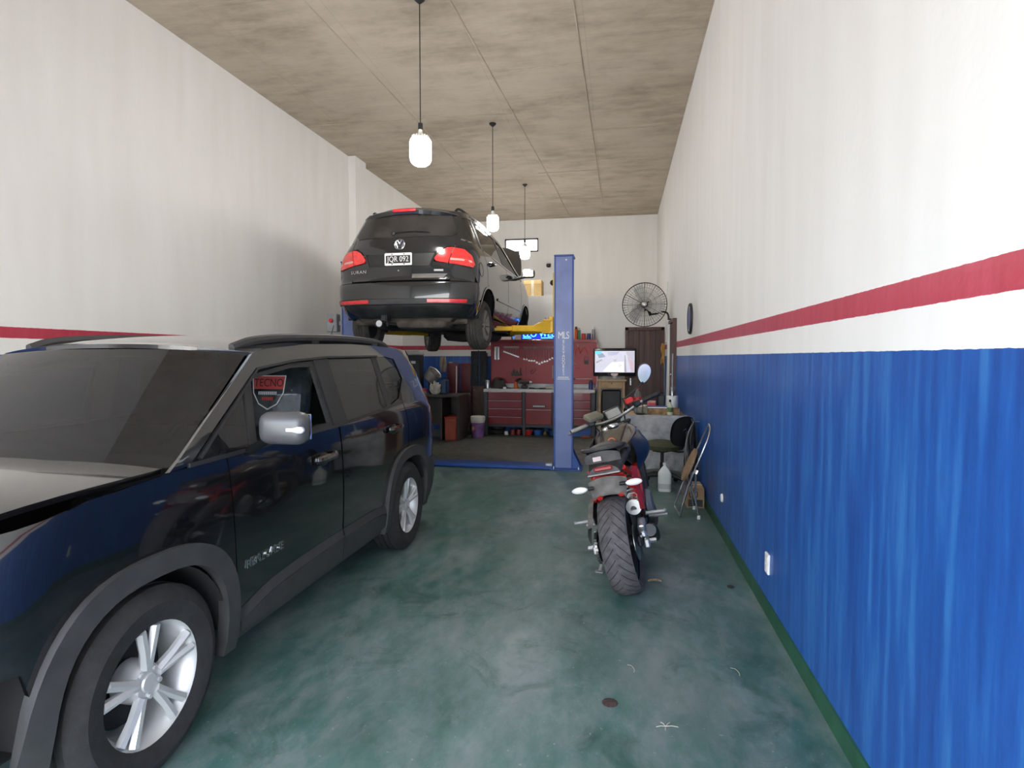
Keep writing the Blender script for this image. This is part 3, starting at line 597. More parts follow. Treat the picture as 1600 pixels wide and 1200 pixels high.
    mi = MB().box((.97*m, 1.93, 1.13), (.20, .10, .135), r=.045, seg=3).build('door_mirror', M_PAINT2, wag)
    MB().tube([(.79*m, 1.93, 1.06), (.9*m, 1.93, 1.09)], .03, 8).build('mirror_arm', M_BLACK, mi)
    MB().box((.97*m, 1.882, 1.13), (.165, .012, .105), r=.004).build('mirror_glass', M_CHROME, mi)
    # rear wheel hangs at full droop; the front right wheel is off
    make_wheel(wag, (.705*m, 0, .235), .305, .195, .205, 10, M_TYRED, M_ALLOYD, rot=(0, 0, 0 if m > 0 else PI), twin=False)
    # tail lamps: body part and hatch part
    panel('taillight', ([(.555, .905), (.60, 1.085), (.70, 1.07), (.775, 1.0), (.805, .90), (.79, .865)] if m > 0 else [(-.555, .905), (-.79, .865), (-.805, .90), (-.775, 1.0), (-.70, 1.07), (-.60, 1.085)]), VB.rear(-.014), M_REDL, wag, step=.03)
    panel('hatch_light', ([(.40, .955), (.42, .99), (.47, 1.05), (.54, 1.085), (.592, 1.088), (.548, .905), (.42, .925)] if m > 0 else [(-.40, .955), (-.42, .925), (-.548, .905), (-.592, 1.088), (-.54, 1.085), (-.47, 1.05), (-.42, .99)]), VB.rear(-.014), M_REDL, wag, step=.03)
    band('lamp_stripe', [(.57*m, .962), (.68*m, .955), (.77*m, .94)], [(.568*m, .938), (.68*m, .932), (.78*m, .918)], VB.rear(-.014), mat('pale_lamp_stripe', (.72, .42, .38), .2, var=.1), wag, closed=False, lift=.004, depth=.006)
    panel('reflector', [(.34*m, .452), (.74*m, .452), (.75*m, .492), (.34*m, .492)][::m], VB.rear(-.024), M_REDL2, wag, step=.04)
    # body corner round the lamp (rear surface)
    panel('rear_corner', ([(.575, .70), (.80, .70), (.802, .86), (.55, .90)] if m > 0 else [(-.575, .70), (-.55, .90), (-.802, .86), (-.80, .70)]), VB.rear(), M_PAINT2, wag, step=.04)
    panel('rear_pillar', ([(.605, 1.09), (.71, 1.08), (.775, 1.01), (.78, 1.12), (.70, 1.25), (.60, 1.44), (.52, 1.47), (.595, 1.24)] if m > 0 else [(-.605, 1.09), (-.595, 1.24), (-.52, 1.47), (-.60, 1.44), (-.70, 1.25), (-.78, 1.12), (-.775, 1.01), (-.71, 1.08)]), VB.rear(), M_PAINT2, wag, step=.04)
    panel('bumper_corner', [(-.46, .30), (-.38, .34), (-.385, .48), (-.43, .50), (-.46, .62), (-.51, .695), (-.66, .695), (-.66, .30)], VS, M_PAINT2, wag, mirror=m, step=.04)
both(wag_side)
make_wheel(wag, (-.715, 2.467, .24), .305, .195, .205, 10, M_TYRED, M_ALLOYD, rot=(0, 0, PI+R_(28)), twin=False)
# bare hub where the front right wheel is off
MB().lathe([(.001, .06), (.035, .06), (.04, .02), (.075, .015), (.075, 0), (.135, 0), (.135, -.022), (.05, -.03), (.05, -.12)], 24, 'X', c=(.64, 2.467, .26)).build('bare_hub', M_STEEL, wag)
VR = VB.rear()
panel('hatch', [(-.565, .715), (.565, .715), (.57, .78), (.545, .90), (.40, .92), (.385, .955), (.41, 1.0), (.46, 1.06), (.53, 1.10), (.60, 1.10), (.585, 1.235), (-.585, 1.235), (-.60, 1.10), (-.53, 1.10), (-.46, 1.06), (-.41, 1.0), (-.385, .955), (-.40, .92), (-.545, .90), (-.57, .78)], VR, M_PAINT2, wag, step=.05)
panel('rear_glass', [(-.55, 1.225), (0, 1.215), (.55, 1.225), (.60, 1.26), (.575, 1.33), (.50, 1.465), (-.50, 1.465), (-.575, 1.33), (-.60, 1.26)], VB.rear(-.006), M_TINT2, wag, step=.05)
panel('rear_bumper', [(-.79, .69), (-.80, .505), (.80, .505), (.79, .69)][::-1], VB.rear(-.006), M_PAINT2, wag, step=.05)
panel('bumper_strip', [(-.79, .44), (.79, .44), (.80, .50), (-.80, .50)], VB.rear(-.016), M_CLAD, wag, step=.05)
panel('bumper_skirt', [(-.74, .29), (.74, .29), (.775, .37), (.79, .435), (-.79, .435), (-.775, .37)], VB.rear(.004), mat('dirty_bumper_skirt', (.02, .02, .02), .5, var=.9, scale=6), wag, step=.05)
band('plate_recess', [(-.42, 1.035), (-.36, .86), (.36, .86), (.42, 1.035)], [(-.40, 1.02), (-.345, .872), (.345, .872), (.40, 1.02)], VR, M_PAINT2, wag, lift=.010)
panel('recess_panel', [(-.345, .875), (.345, .875), (.395, 1.018), (-.395, 1.018)], VB.rear(-.003), M_BLACK, wag, step=.1)
# spoiler with the high brake lamp
spf = VB.rear()
def spo(u, t):
    x = u*.60; p_ = spf(x, 1.50); return (x, p_[1]-.07+.16*t, 1.515-.045*u*u-.02+.065*t-.03*t*t)
panel('rear_spoiler', [(-1, 0), (1, 0), (1, 1), (-1, 1)], spo, M_PAINT2, wag, step=.08, depth=.04)
MB().box((.0, VR(0, 1.5)[1]-.066, 1.493), (.28, .03, .030), r=.014, seg=3).build('brake_light', M_REDL2, wag)
VRF = VB.roof(.05)
panel('roof', [(-1, -.48), (1, -.48), (1, 1.54), (.6, 1.62), (0, 1.65), (-.6, 1.62), (-1, 1.54)], VRF, M_PAINT2, wag, step=.09)
MB().tube([(0, 1.45, 1.55), (0, 1.25, 1.78)], [.006, .003], 6).build('antenna', M_BLACK, wag)
def vws(u, z):
    k = (z-1.07)/(1.48-1.07); return (u*(pchip(VB.W, z)-.01), 2.34+(1.56-2.34)*k+.12*(1-u*u), z+.02*(1-u*u))
panel('windshield', [(-.98, 1.08), (.98, 1.08), (.98, 1.465), (-.98, 1.465)], vws, M_CLEARG, wag, flip=True, rim=False)
hg = Matrix.Translation((0, 2.36, 1.06)) @ Matrix.Rotation(R_(44), 4, 'X')
def vhood(u, y):
    t = y/.92; return tuple(hg @ Vector((u*(.76-.16*t*t), y, .04*(1-abs(u)**3)-.08*t*t)))
panel('hood', [(-1, .02), (0, .10), (1, .02), (1, .8), (.7, .93), (-.7, .93), (-1, .8)], vhood, M_PAINT2, wag, step=.1, depth=.03)
panel('hood_liner', [(-.95, .05), (.95, .05), (.95, .78), (.68, .88), (-.68, .88), (-.95, .78)], lambda u, y: tuple(Vector(vhood(u, y))-hg.to_3x3() @ Vector((0, 0, .028))), M_LINER, wag, step=.2, flip=True)
MB().tube([(.55, 2.95, .95), (.45, 2.75, 1.48)], .006, 6).build('hood_prop', M_STEEL, wag)
panel('front_bumper', [(-.70, .28), (.70, .28), (.70, .72), (-.70, .72)], VB.front(), M_PAINT2, wag, flip=True)
for m in (-1, 1): panel('headlight', [(.42*m, .72), (.68*m, .74), (.64*m, .92), (.45*m, .88)][::m], VB.front(), M_LENS, wag, flip=True, step=.05)
MB().box((0, 2.75, .70), (1.1, .6, .35), r=.05).box((.1, 2.75, .93), (.5, .35, .12), r=.04).build('engine', M_UNDER2, wag)
# wiper, emblem, plate, lettering, hatch trim
wy = VB.rear(-.02); pts = [wy(-.10+.42*k/8, 1.262+.012*math.sin(k/8*PI)) for k in range(9)]
wp = MB().tube(pts, [.012]+[.009]*7+[.004], 6, flat=.7).build('rear_wiper', M_BLACK, wag)
a_ = wy(-.10, 1.255); MB().sphere((a_[0], a_[1], a_[2]), .024, 12, 6, (1, .7, 1)).build('wiper_pivot', M_BLACK, wp)
ex, ez = 0., 1.128; ey = VR(ex, ez)[1]-.012; em = MB()
em.tube([(ex+.056*math.cos(t*PI/14), ey+.01*math.sin(t*PI/14), ez+.056*math.sin(t*PI/14)) for t in range(28)], .006, 6, closed=True)
for pl in ([(-.022, .046), (-.002, .006), (.002, .006), (.022, .046)], [(-.046, .022), (-.022, -.042), (0, -.004), (.022, -.042), (.046, .022)]):
    em.tube([(ex+a, ey, ez+c) for a, c in pl], .0055, 6)
eo = em.build('round_emblem', M_CHROME, wag)
MB().lathe([(.001, .004), (.053, .002), (.053, -.008)], 24, 'Y', c=(ex, ey+.008, ez)).build('emblem_disc', M_BLACK, eo)
py = VR(0, .95)[1]-.014
po = MB().prism(rrect(.315, .14, .012, 3, 0, .953), .008, 'XZ', py-.008).build('license_plate', M_WHITE, wag)
MB().prism(rrect(.282, .088, .006, 3, 0, .951), .002, 'XZ', py-.0105).build('plate_field', M_BLACK, po)
def rtext(body, size, x, z, mt, nm, par, y=None, sx=1., sp=1.):
    t_ = textmb(body, size, .0015, sx, sp); yy = y if y is not None else VB.rear(-.006)(x, z)[1]
    t_.v = [(x+a, (yy if y is not None else VB.rear(-.006)(x+a, z+b_)[1])-c_, z+b_) for a, b_, c_ in t_.v]; return t_.build(nm, mt, par)
rtext('JQR 092', .088, 0, .951, M_WPRINT, 'plate_lettering', po, y=py-.0125, sx=.80, sp=1.02)
for sx_ in (-.07, .07):
    for sz_ in (.898, 1.009): MB().lathe([(.007, 0), (.007, -.004)], 8, 'Y', c=(sx_, py-.009, sz_)).build('plate_screw', M_BLACK, po)
rtext('SURAN', .052, -.49, .822, M_CHROME, 'model_lettering', wag, sx=1.2, sp=1.1)
panel('side_badge', [(.40, .812), (.50, .812), (.50, .832), (.40, .832)], VB.rear(-.010), M_STEEL, wag)
panel('chrome_strip', [(.16, .735), (.50, .735), (.545, .782), (.16, .782)], VB.rear(-.010), M_CHROME, wag, step=.05)
MB().lathe([(.008, 0), (.008, -.006)], 8, 'Y', c=(0, VR(0, .825)[1], .825)).build('hatch_lock', M_STEEL, wag)
band('fuel_flap', [(-.36+.085*math.cos(t*PI/12), .87+.085*math.sin(t*PI/12)) for t in range(24)], [(-.36+.079*math.cos(t*PI/12), .87+.079*math.sin(t*PI/12)) for t in range(24)], VS, M_BLACK, wag, lift=.002)
# underbody
MB().box((0, 1.25, .27), (1.36, 3.4, .07), r=.02).box((0, -.33, .33), (1.15, .62, .16), r=.05).build('floor_pan', M_UNDER, wag)
MB().box((.18, -.42, .255), (.62, .36, .15), r=.065, seg=3).build('spare_wheel_well', M_UNDER, wag)
MB().tube([(-.58, .0, .24), (0, .06, .21), (.58, 0, .24)], .05, 8).tube([(-.5, 0, .24), (-.46, .5, .26)], .04, 8).tube([(.5, 0, .24), (.46, .5, .26)], .04, 8).build('rear_axle_beam', M_UNDER2, wag)
MB().tube([(-.36, -.62, .25), (-.36, -.5, .25)], .028, 10).tube([(-.36, -.5, .25), (-.36, -.05, .24)], [.06, .075], 10).tube(smoothpath([(-.36, -.05, .24), (-.2, .4, .2), (0, .9, .2), (0, 2.2, .2)], 4), .025, 8).build('exhaust', M_UNDER2, wag)
hk = MB().box((-.16, -.76, .285), (.07, .12, .07), r=.006).box((-.16, -.824, .285), (.045, .02, .045)).tube([(-.17, -.70, .25), (-.17, -.70, .2)], .012, 6).build('tow_hitch', M_DKMET, wag)
MB().lathe([(.001, -.005), (.035, -.005), (.038, .0), (.03, .012)], 14, 'Y', c=(-.225, -.80, .225)).build('hitch_socket', M_STEEL, hk)
MB().box((.13, 1.9, .17), (.7, .9, .16), r=.06).build('engine_tray', M_UNDER2, wag)
MB().tube([(.64, 2.467, .25), (.25, 2.4, .22)], .025, 8).tube([(.62, 2.42, .2), (.3, 2.05, .18)], .022, 8).build('suspension_arm', M_DKMET, wag)
MB().box((0, 1.95, 1.0), (1.2, .3, .2), r=.05).box((-.34, 1.15, .75), (.46, .5, .8), r=.08).box((.34, 1.15, .75), (.46, .5, .8), r=.08).box((0, .2, .75), (1.15, .2, .75), r=.06).build('cabin_trim', M_INT, wag)

# the greenhouse stands taller than the drawn outline
for ch in wag.children:
    if ch.name.startswith(('wheel',)) and ch.location.length > .1: continue
    for v in ch.data.vertices:
        if v.co.z > 1.2: v.co.z = 1.2+(v.co.z-1.2)*1.19
    for g in ch.children:
        for v in g.data.vertices:
            if v.co.z > 1.2: v.co.z = 1.2+(v.co.z-1.2)*1.19
# ------------------------------------------------------------ pendant lamps
M_BULB = mat('glowing_lamp_globe', (1, .985, .95), .3, var=0, emit=LAMP)
M_CORD = mat('black_cord', (.02, .018, .017), .6, var=.1)
M_HEAT = mat('white_lamp_neck', (.85, .83, .78), .4, var=.05)
for k, (px, pt, pb, Y, lb) in enumerate(((657, 213, 259, 5.47, 'lit pendant bulb on a black cord, hanging in front of the raised wagon'), (770, 336, 361, 8.5, 'lit pendant bulb hanging beside the raised wagon roof'), (820, 384, 405, 11.55, 'lit pendant bulb hanging before the high slit window'))):
    a, b_ = P(px, pt, Y=Y), P(px, pb, Y=Y); x = a.x; zt_, zb = a.z, b_.z; h = zt_-zb; r = h*.37
    L = thing('pendant_lamp', lb, 'lamp', (x, Y, ZC), group=None)
    MB().lathe([(.05, 0), (.05, -.012), (.012, -.045), (.006, -.05)], 16).build('ceiling_rose', M_BLACK, L)
    MB().tube([(0, 0, -.04), (0, 0, zt_+.11-ZC)], .005, 6).build('cord', M_CORD, L)
    MB().lathe([(.008, zt_+.125-ZC), (.022, zt_+.12-ZC), (.024, zt_+.065-ZC), (.018, zt_+.06-ZC)], 14).build('socket', M_BLACK, L)
    nk = MB().lathe([(.018, zt_+.062-ZC), (.022, zt_+.03-ZC), (r*.55, zt_-ZC), (r*.9, zt_-h*.12-ZC)], 24)
    for q in range(18): t = q*PI/9; nk.box((r*.72*math.cos(t), r*.72*math.sin(t), zt_-h*.07-ZC), (.02, .003, h*.14), rot=(0, 0, t))
    nk.build('heat_sink', M_HEAT, L)
    gl = [(r*.86, zt_-h*.10-ZC), (r*.97, zt_-h*.16-ZC), (r, zt_-h*.25-ZC), (r, zt_-h*.72-ZC)]+[(r*math.cos(PI/2*q/8)**.6, zt_-h*.72-h*.28*math.sin(PI/2*q/8)-ZC) for q in range(1, 8)]+[(.001, zb-ZC)]
    MB().lathe(gl, 24).build('globe', M_BULB, L)
# ------------------------------------------------------------ two-post lift
M_LBLUE = mat('lift_blue_paint', (.15, .20, .44), .38, var=.18, scale=3, bump=.02)
M_LBLUED = mat('lift_deep_blue_paint', (.015, .07, .30), .4, var=.15, scale=5)
M_YEL = mat('yellow_lift_paint', (.72, .42, .012), .4, var=.2, scale=6)
lift = thing('two_post_lift', 'two-post car lift with tall blue columns and yellow arms', 'car lift', (-2.24, 7.8, 0))
LX, LH = 1.51, 2.83
def lift_side(m):
    xo, xi = m*(LX+.115), m*(LX-.115)   # outer, inner
    c = MB(); c.box((m*LX, .02, LH/2+.01), (.225, .012, LH-.02)).box((m*(LX+.108), .14, LH/2), (.012, .25, LH)).box((m*LX, .265, LH/2), (.225, .012, LH))
    co = c.build('column', M_LBLUE, lift)
    for dx in (-.118, .118): MB().box((m*LX+dx, .03, LH/2), (.022, .04, LH-.01), r=.004, seg=1).build('column_edge', M_LBLUED, co)
    MB().box((m*LX, .14, LH+.006), (.26, .29, .022), r=.004, seg=1).build('column_cap', M_LBLUED, co)
    MB().lathe([(.001, -.006), (.009, -.006), (.012, 0)], 8, 'Y', c=(m*LX+.03, .014, LH-.05)).build('bolt', M_WHITE, co)
    MB().box((m*(LX+.04), .13, .008), (.42, .44, .018), r=.004, seg=1).build('base_plate', M_LBLUED, lift)
    g = MB(); g.prism([(m*(LX+.12), .018), (m*(LX+.24), .018), (m*(LX+.215), .06), (m*(LX+.12), .26)], .02, 'XZ', .02); g.prism([(m*(LX+.12), .018), (m*(LX+.24), .018), (m*(LX+.215), .06), (m*(LX+.12), .26)], .02, 'XZ', .22); g.build('gusset', M_LBLUED, lift)
    for bx, by in ((.21, -.05), (.21, .31), (-.12, -.05), (-.12, .31)): MB().lathe([(.014, 0), (.014, .02), (.008, .022), (.008, .035)], 6, c=(m*(LX+bx), by, .016)).build('anchor_bolt', M_STEEL, lift)
    # carriage running in the column
    cz0, cz1 = 1.81, 2.62
    ca = MB().box((m*(LX-.135), .14, (cz0+cz1)/2), (.03, .17, cz1-cz0)).box((m*(LX-.17), .14, 1.93), (.06, .26, .22), r=.008).box((m*(LX-.22), .14, 1.825), (.14, .34, .02), r=.006).box((m*(LX-.22), .14, 1.99), (.12, .30, .025), r=.006).build('carriage', M_YEL, lift)
    return ca
for m in (-1, 1):
    ca = lift_side(m)
    # front and rear swing arms with screw pads
    for tgt, rear in ((Vector((.60 if m > 0 else -.90, -.22, 0)), True), (Vector((.56 if m > 0 else -.82, 1.35, 0)), False)):
        p0 = Vector((m*(LX-.22), .04 if rear else .25, 1.865)); p1 = Vector((tgt.x, tgt.y, 1.845)); d = (p1-p0); an = math.atan2(d.y, d.x); Ln = Vector((d.x, d.y, 0)).length
        a = MB(); M1 = Matrix.Translation(p0) @ Matrix.Rotation(an, 4, 'Z'); a.M = M1
        a.box((Ln*.33, 0, .012), (Ln*.66, .11, .08), r=.008); a.prism([(-.02, -.03), (.16, -.03), (.26, .02), (.10, .10), (-.02, .12)], .10, 'XZ', -.05)
        a.lathe([(.05, -.03), (.05, .13)], 16)
        ao = a.build('swing_arm', M_YEL, lift)
        e = MB(); e.M = M1; e.box((Ln*.72, 0, .010), (Ln*.52, .085, .06), r=.006); e.build('arm_extension', M_YEL, ao)
        pd = MB(); pd.M = M1; pd.lathe([(.045, -.03), (.045, .01), (.03, .012), (.03, WZ+.25-1.865-.03), (.06, WZ+.25-1.865-.028), (.06, WZ+.25-1.865-.003)], 16, c=(Ln, 0, 0)); pd.build('lift_pad', M_BLACK, ao)
        bt = MB(); bt.M = M1; bt.tube([(0, 0, -.035), (0, 0, .15)], .02, 10).box((.0, 0, .155), (.06, .06, .02), r=.004); bt.build('pivot_pin', M_STEEL, ao)
MB().box((0, .06, .028), (2*(LX-.13), .30, .05), r=.012, seg=1).build('floor_cover', M_LBLUED, lift)
MB().box((LX-.19, .02, .045), (.10, .07, .06), r=.01).build('cable_bracket', M_STEEL, lift)
# lettering down the right column
tx = textmb('MLS', .135, .001, .72, .86); tx.v = [(LX+x, .012-z, y+1.785) for x, y, z in tx.v]; tx.build('column_lettering', M_WPRINT, lift)
for k, ch in enumerate('ELEVADORES'):
    tx = textmb(ch, .058, .001, .95); tx.v = [(LX+x, .012-z, y+1.705-k*.0475) for x, y, z in tx.v]; tx.build('column_letter', M_WPRINT, lift)
for z_, w_ in ((1.232, .15), (1.208, .17)):
    q = MB()
    for k in range(int(w_/.013)): q.box((LX-w_/2+.013*k+.006, .0125, z_), (.009, .002, .014))
    q.build('small_print', M_WPRINT, lift)
cb = MB().box((-LX-.30, .10, 1.99), (.16, .12, .26), r=.01).box((-LX-.18, .14, 1.99), (.12, .05, .06)).build('control_box', mat('control_box_grey', (.33, .34, .36), .5, var=.1), lift)
MB().lathe([(.001, -.035), (.028, -.033), (.032, -.02), (.018, -.015), (.018, 0)], 16, 'Y', c=(-LX-.30, .04, 2.02)).build('stop_button', M_REDL2, cb)
# ------------------------------------------------------------ wall fan
fc = P(1007, 476, Y=10.35); FX, FY, FZ = fc
fan = thing('wall_fan', 'large black caged wall fan on a bent arm above the brown door', 'fan', (FX, FY, FZ), rot=(0, 0, R_(-6)))
fr_ = .372; M_FAN = mat('fan_black_wire', (.016, .015, .015), .45, .3, var=.1)
for yy, rr in ((.0, fr_), (.03, fr_)): MB().tube([(rr*math.cos(t*PI/24), yy, rr*math.sin(t*PI/24)) for t in range(48)], .007, 6, closed=True).build('cage_rim', M_FAN, fan)
cg = MB()
for q in range(48):
    t = q*PI/24; cs, sn = math.cos(t), math.sin(t)
    cg.tube([(.045*cs, -.075, .045*sn), (.2*cs, -.07, .2*sn), (.31*cs, -.045, .31*sn), (fr_*cs, 0, fr_*sn)], .0014 if q % 4 else .003, 4, cap=False)
    cg.tube([(.08*cs, .11, .08*sn), (.25*cs, .095, .25*sn), (fr_*cs, .03, fr_*sn)], .0014 if q % 4 else .003, 4, cap=False)
for rr, yy in ((.12, -.073), (.2, -.07), (.28, -.055), (.335, -.03)): cg.tube([(rr*math.cos(t*PI/18), yy, rr*math.sin(t*PI/18)) for t in range(36)], .0014, 4, closed=True)
cg.build('cage', M_FAN, fan)
MB().lathe([(.001, -.082), (.03, -.08), (.045, -.072)], 16, 'Y').build('cage_badge', M_STEEL, fan)
M_BLADE = mat('fan_pale_blade', (.66, .66, .65), .4, .4, var=.1)
for q in range(3):
    b_ = MB(); A = Matrix.Rotation(q*2*PI/3+.4, 4, 'Y')
    def bl(u, v):
        r = .05+.28*u; w = .10+.07*math.sin(u*PI*.8); a = (v-.5)*w/r*1.2+.25*u
        return tuple(A @ Vector((r*math.cos(a), .02+(v-.5)*.07, r*math.sin(a))))
    b_.grid(bl, 6, 4); b_.build('blade', M_BLADE, fan)
MB().lathe([(.001, .0), (.05, .0), (.055, .04), (.085, .10), (.09, .22), (.06, .26), (.001, .265)], 20, 'Y').build('motor', M_FAN, fan)
arm = P(1046, 505, X=XR-.03); ar = Matrix.Rotation(R_(6), 3, 'Z') @ (Vector((XR-.03, arm.y, arm.z))-fc)
# arm drops from the motor, runs to the wall and turns down
MB().tube([(.05, .15, -.06), (.08, .15, -.13), (.10, .16, -.17)], [.03, .025, .03], 10).build('tilt_joint', M_FAN, fan)
pa = smoothpath([(.09, .16, -.16), (.2, .2, -.14), (ar.x-.14, ar.y-.05, -.125), (ar.x-.03, ar.y, -.16), (ar.x-.01, ar.y, ar.z-.03)], 6)
ao = MB().tube(pa, .016, 8).build('arm', M_FAN, fan)
MB().box((ar.x+.012, ar.y, ar.z-.02), (.02, .08, .2), rot=(0, 0, R_(6)), r=.004).build('wall_bracket', M_FAN, ao)
# ------------------------------------------------------------ things on the right wall
q = P(1080, 498, X=XR)
ck = thing('wall_sign', 'round blue disc with a dark rim hung on the right wall above the red stripe', 'sign', (XR, q.y, q.z))
MB().lathe([(.001, -.022), (.165, -.022), (.165, -.004)], 40, 'X').build('face', mat('blue_sign_face', (.03, .05, .42), .3, var=.2, scale=12), ck)
MB().lathe([(.16, -.03), (.182, -.03), (.19, -.02), (.19, -.001), (.16, -.001)], 40, 'X', cap=False).build('rim', M_BLACK, ck)
MB().lathe([(.135, -.0235), (.158, -.0235), (.158, -.021)], 40, 'X', cap=False).build('cream_ring', mat('cream_ring', (.75, .72, .58), .4, var=.1), ck)
def plate(px, py, w, h, nm, lb):
    q = P(px, py, X=XR); t = thing(nm, lb, 'outlet', (XR-.001, q.y, q.z)); o = MB().box((-.006, 0, 0), (.014, w, h), r=.004).build('cover', M_WHITE, t); return t
o1 = plate(1201, 880, .075, .118, 'wall_outlet', 'square white outlet plate low on the blue wall')
for s_ in (-1, 1): MB().box((-.0145, 0, .022*s_), (.004, .04, .032), r=.003).build('socket', mat('outlet_ivory', (.7, .7, .67), .4, var=.05), o1)
q = P(1129, 778, X=XR); o2 = thing('wall_outlet', 'small round white socket cap broken into the blue wall', 'outlet', (XR-.001, q.y, q.z))
MB().lathe([(.001, -.016), (.03, -.014), (.036, -.002), (.036, 0)], 20, 'X').build('cap', M_WHITE, o2)
MB().lathe([(.036, -.001), (.05, -.0015), (.05, 0)], 9, 'X').build('chipped_plaster', mat('chipped_plaster', (.18, .15, .13), .9, var=.3), o2)
q = P(859, 415, Y=YB); sc = thing('security_camera', 'small dark camera fixed high on the rear wall', 'camera', (q.x, YB, q.z))
MB().box((0, -.02, .02), (.06, .04, .06), r=.01).build('mount', M_DKMET, sc); MB().box((-.02, -.10, -.01), (.10, .18, .09), rot=(.2, 0, .2), r=.03, seg=3).build('housing', M_DKMET, sc)
q = P(864, 442, Y=YB); MB().lathe([(.07, 0), (.07, -.03), (.03, -.07), (.001, -.075)], 18, 'Y').build('siren', M_DKMET, loc=(q.x, YB-.001, q.z)); tag(bpy.data.objects['siren'], 'dark round siren on the rear wall beside the blue column', 'siren')
q = P(1042, 552, X=XR); hb = thing('hanging_bag', 'orange-yellow cloth bag hung on the wall in the corner by the brown door', 'bag', (XR-.002, q.y, q.z))
def hbf(u, v): return (-.05-.05*math.sin(u*PI)*(1+.3*math.sin(v*9)), (u-.5)*.16*(.7+.3*v), .16-.36*v+.03*math.sin(u*7))
MB().grid(hbf, 8, 10).build('cloth', mat('orange_cloth', (.42, .22, .05), .9, var=.4, scale=15), hb)
MB().tube([(0, 0, .2), (-.05, 0, .19), (-.05, 0, .14)], .006, 6).build('hook', M_STEEL, hb)
# cables running down the right wall in the corner
for k, (pxa, pya, pxb, pyb) in enumerate(((1044, 440, 1042, 536), (1043, 562, 1041, 640))):
    a, b_ = P(pxa, pya, X=XR), P(pxb, pyb, X=XR); cbl = MB().tube(smoothpath([(XR-.006, a.y, a.z), (XR-.008, (a.y+b_.y)/2+.03, (a.z+b_.z)/2), (XR-.006, b_.y, b_.z)], 8), .005, 5).build('wall_cable', M_WHITE); tag(cbl, ('thin white cable dropping to the fan switch on the right wall', 'thin white cable dangling below the orange bag in the corner')[k], 'cable')
# ------------------------------------------------------------ workbench along the partition
BY = 11.02
def bx(zx, Y=BY): return P(740+zx/6.667, 610, Y=Y).x
def bz(zy, Y=BY, px=850): return P(px, 520+zy/6.667, Y=Y).z
M_MAR = mat('maroon_metal', (.20, .010, .015), .3, .1, var=.15, scale=4, coat=.3)
M_MARL = mat('maroon_drawer_lip', (.62, .36, .36), .3, .2, var=.1)
M_FRAME = mat('dark_grey_bench_frame', (.05, .05, .055), .45, .3, var=.15)
M_TOP = mat('grey_bench_top', (.50, .50, .50), .45, .3, var=.2, scale=6)
M_ORANGE = mat('orange_plastic', (.62, .12, .02), .4, var=.1)
M_BLUEP = mat('blue_plastic', (.03, .12, .42), .4, var=.1)
M_REDP = mat('red_plastic', (.5, .03, .025), .4, var=.15)
M_CREAM = mat('cream_card', (.62, .55, .42), .8, var=.1)
M_KRAFT = mat('cardboard', (.34, .22, .115), .9, var=.18, scale=12)
M_GREYM = mat('grey_metal', (.28, .28, .28), .45, .5, var=.15)
M_NAVY = mat('navy_can', (.02, .03, .16), .35, var=.1)
zt_ = bz(600); xl, xr = bx(105), bx(1265)
bench = thing('workbench', 'maroon steel workbench with drawers and a grey top against the back partition', 'workbench', ((xl+xr)/2, BY, 0))
ox = (xl+xr)/2
MB().box((0, .31, zt_-.012), (xr-xl, .66, .055), r=.006).build('bench_top', M_TOP, bench)
MB().box((0, .625, zt_+.07), (xr-xl-.1, .02, .15)).build('backsplash', M_TOP, bench)
zb = bz(975); 
for a, b_ in ((105, 146), (509, 537), (819, 842), (1224, 1266)):
    w = bx(b_)-bx(a); 
    for yy in (.03, .57): MB().box((bx((a+b_)/2)-ox, yy, (zt_-.04)/2), (w, .05, zt_-.04), r=.004, seg=1).build('upright', M_FRAME, bench)
MB().box((0, .05, zb), (xr-xl-.02, .06, .05)).box((0, .30, zb), (xr-xl-.04, .55, .02)).build('lower_rail', M_FRAME, bench)
MB().box((0, .60, (zt_+zb)/2), (xr-xl-.06, .02, zt_-zb-.05)).box((0, .3, (zt_+zb)/2-.01), (xr-xl-.14, .56, zt_-zb-.07)).build('carcass', M_FRAME, bench)
def front(nm, x0, x1, y0, y1):
    a, b_, c_, d_ = bx(x0)-ox, bx(x1)-ox, bz(y1), bz(y0)
    o = MB().box(((a+b_)/2, .005, (c_+d_)/2), (b_-a-.008, .03, d_-c_-.008), r=.006).build(nm, M_MAR, bench)
    MB().box(((a+b_)/2, -.014, d_-.008), (b_-a-.02, .018, .012), r=.003, seg=1).build('pull_lip', M_MARL, o); return o
for r0, r1 in ((618, 707), (708, 792), (793, 879), (880, 962)): front('drawer', 148, 507, r0, r1); front('drawer', 844, 1222, r0, r1)
md = front('cabinet_door', 540, 817, 618, 797); front('cabinet_door', 540, 817, 799, 962)
bd = MB().box((bx(683)-ox, -.0125, bz(767)), (bx(752)-bx(612), .004, bz(753)-bz(782)), r=.001).build('maker_badge', M_BLACK, md)
q = MB()
for k in range(9): q.box((bx(625+k*14)-ox, -.0155, bz(766)), (.017, .002, .03), r=.0005, seg=1)
q.build('badge_print', M_WPRINT, md)
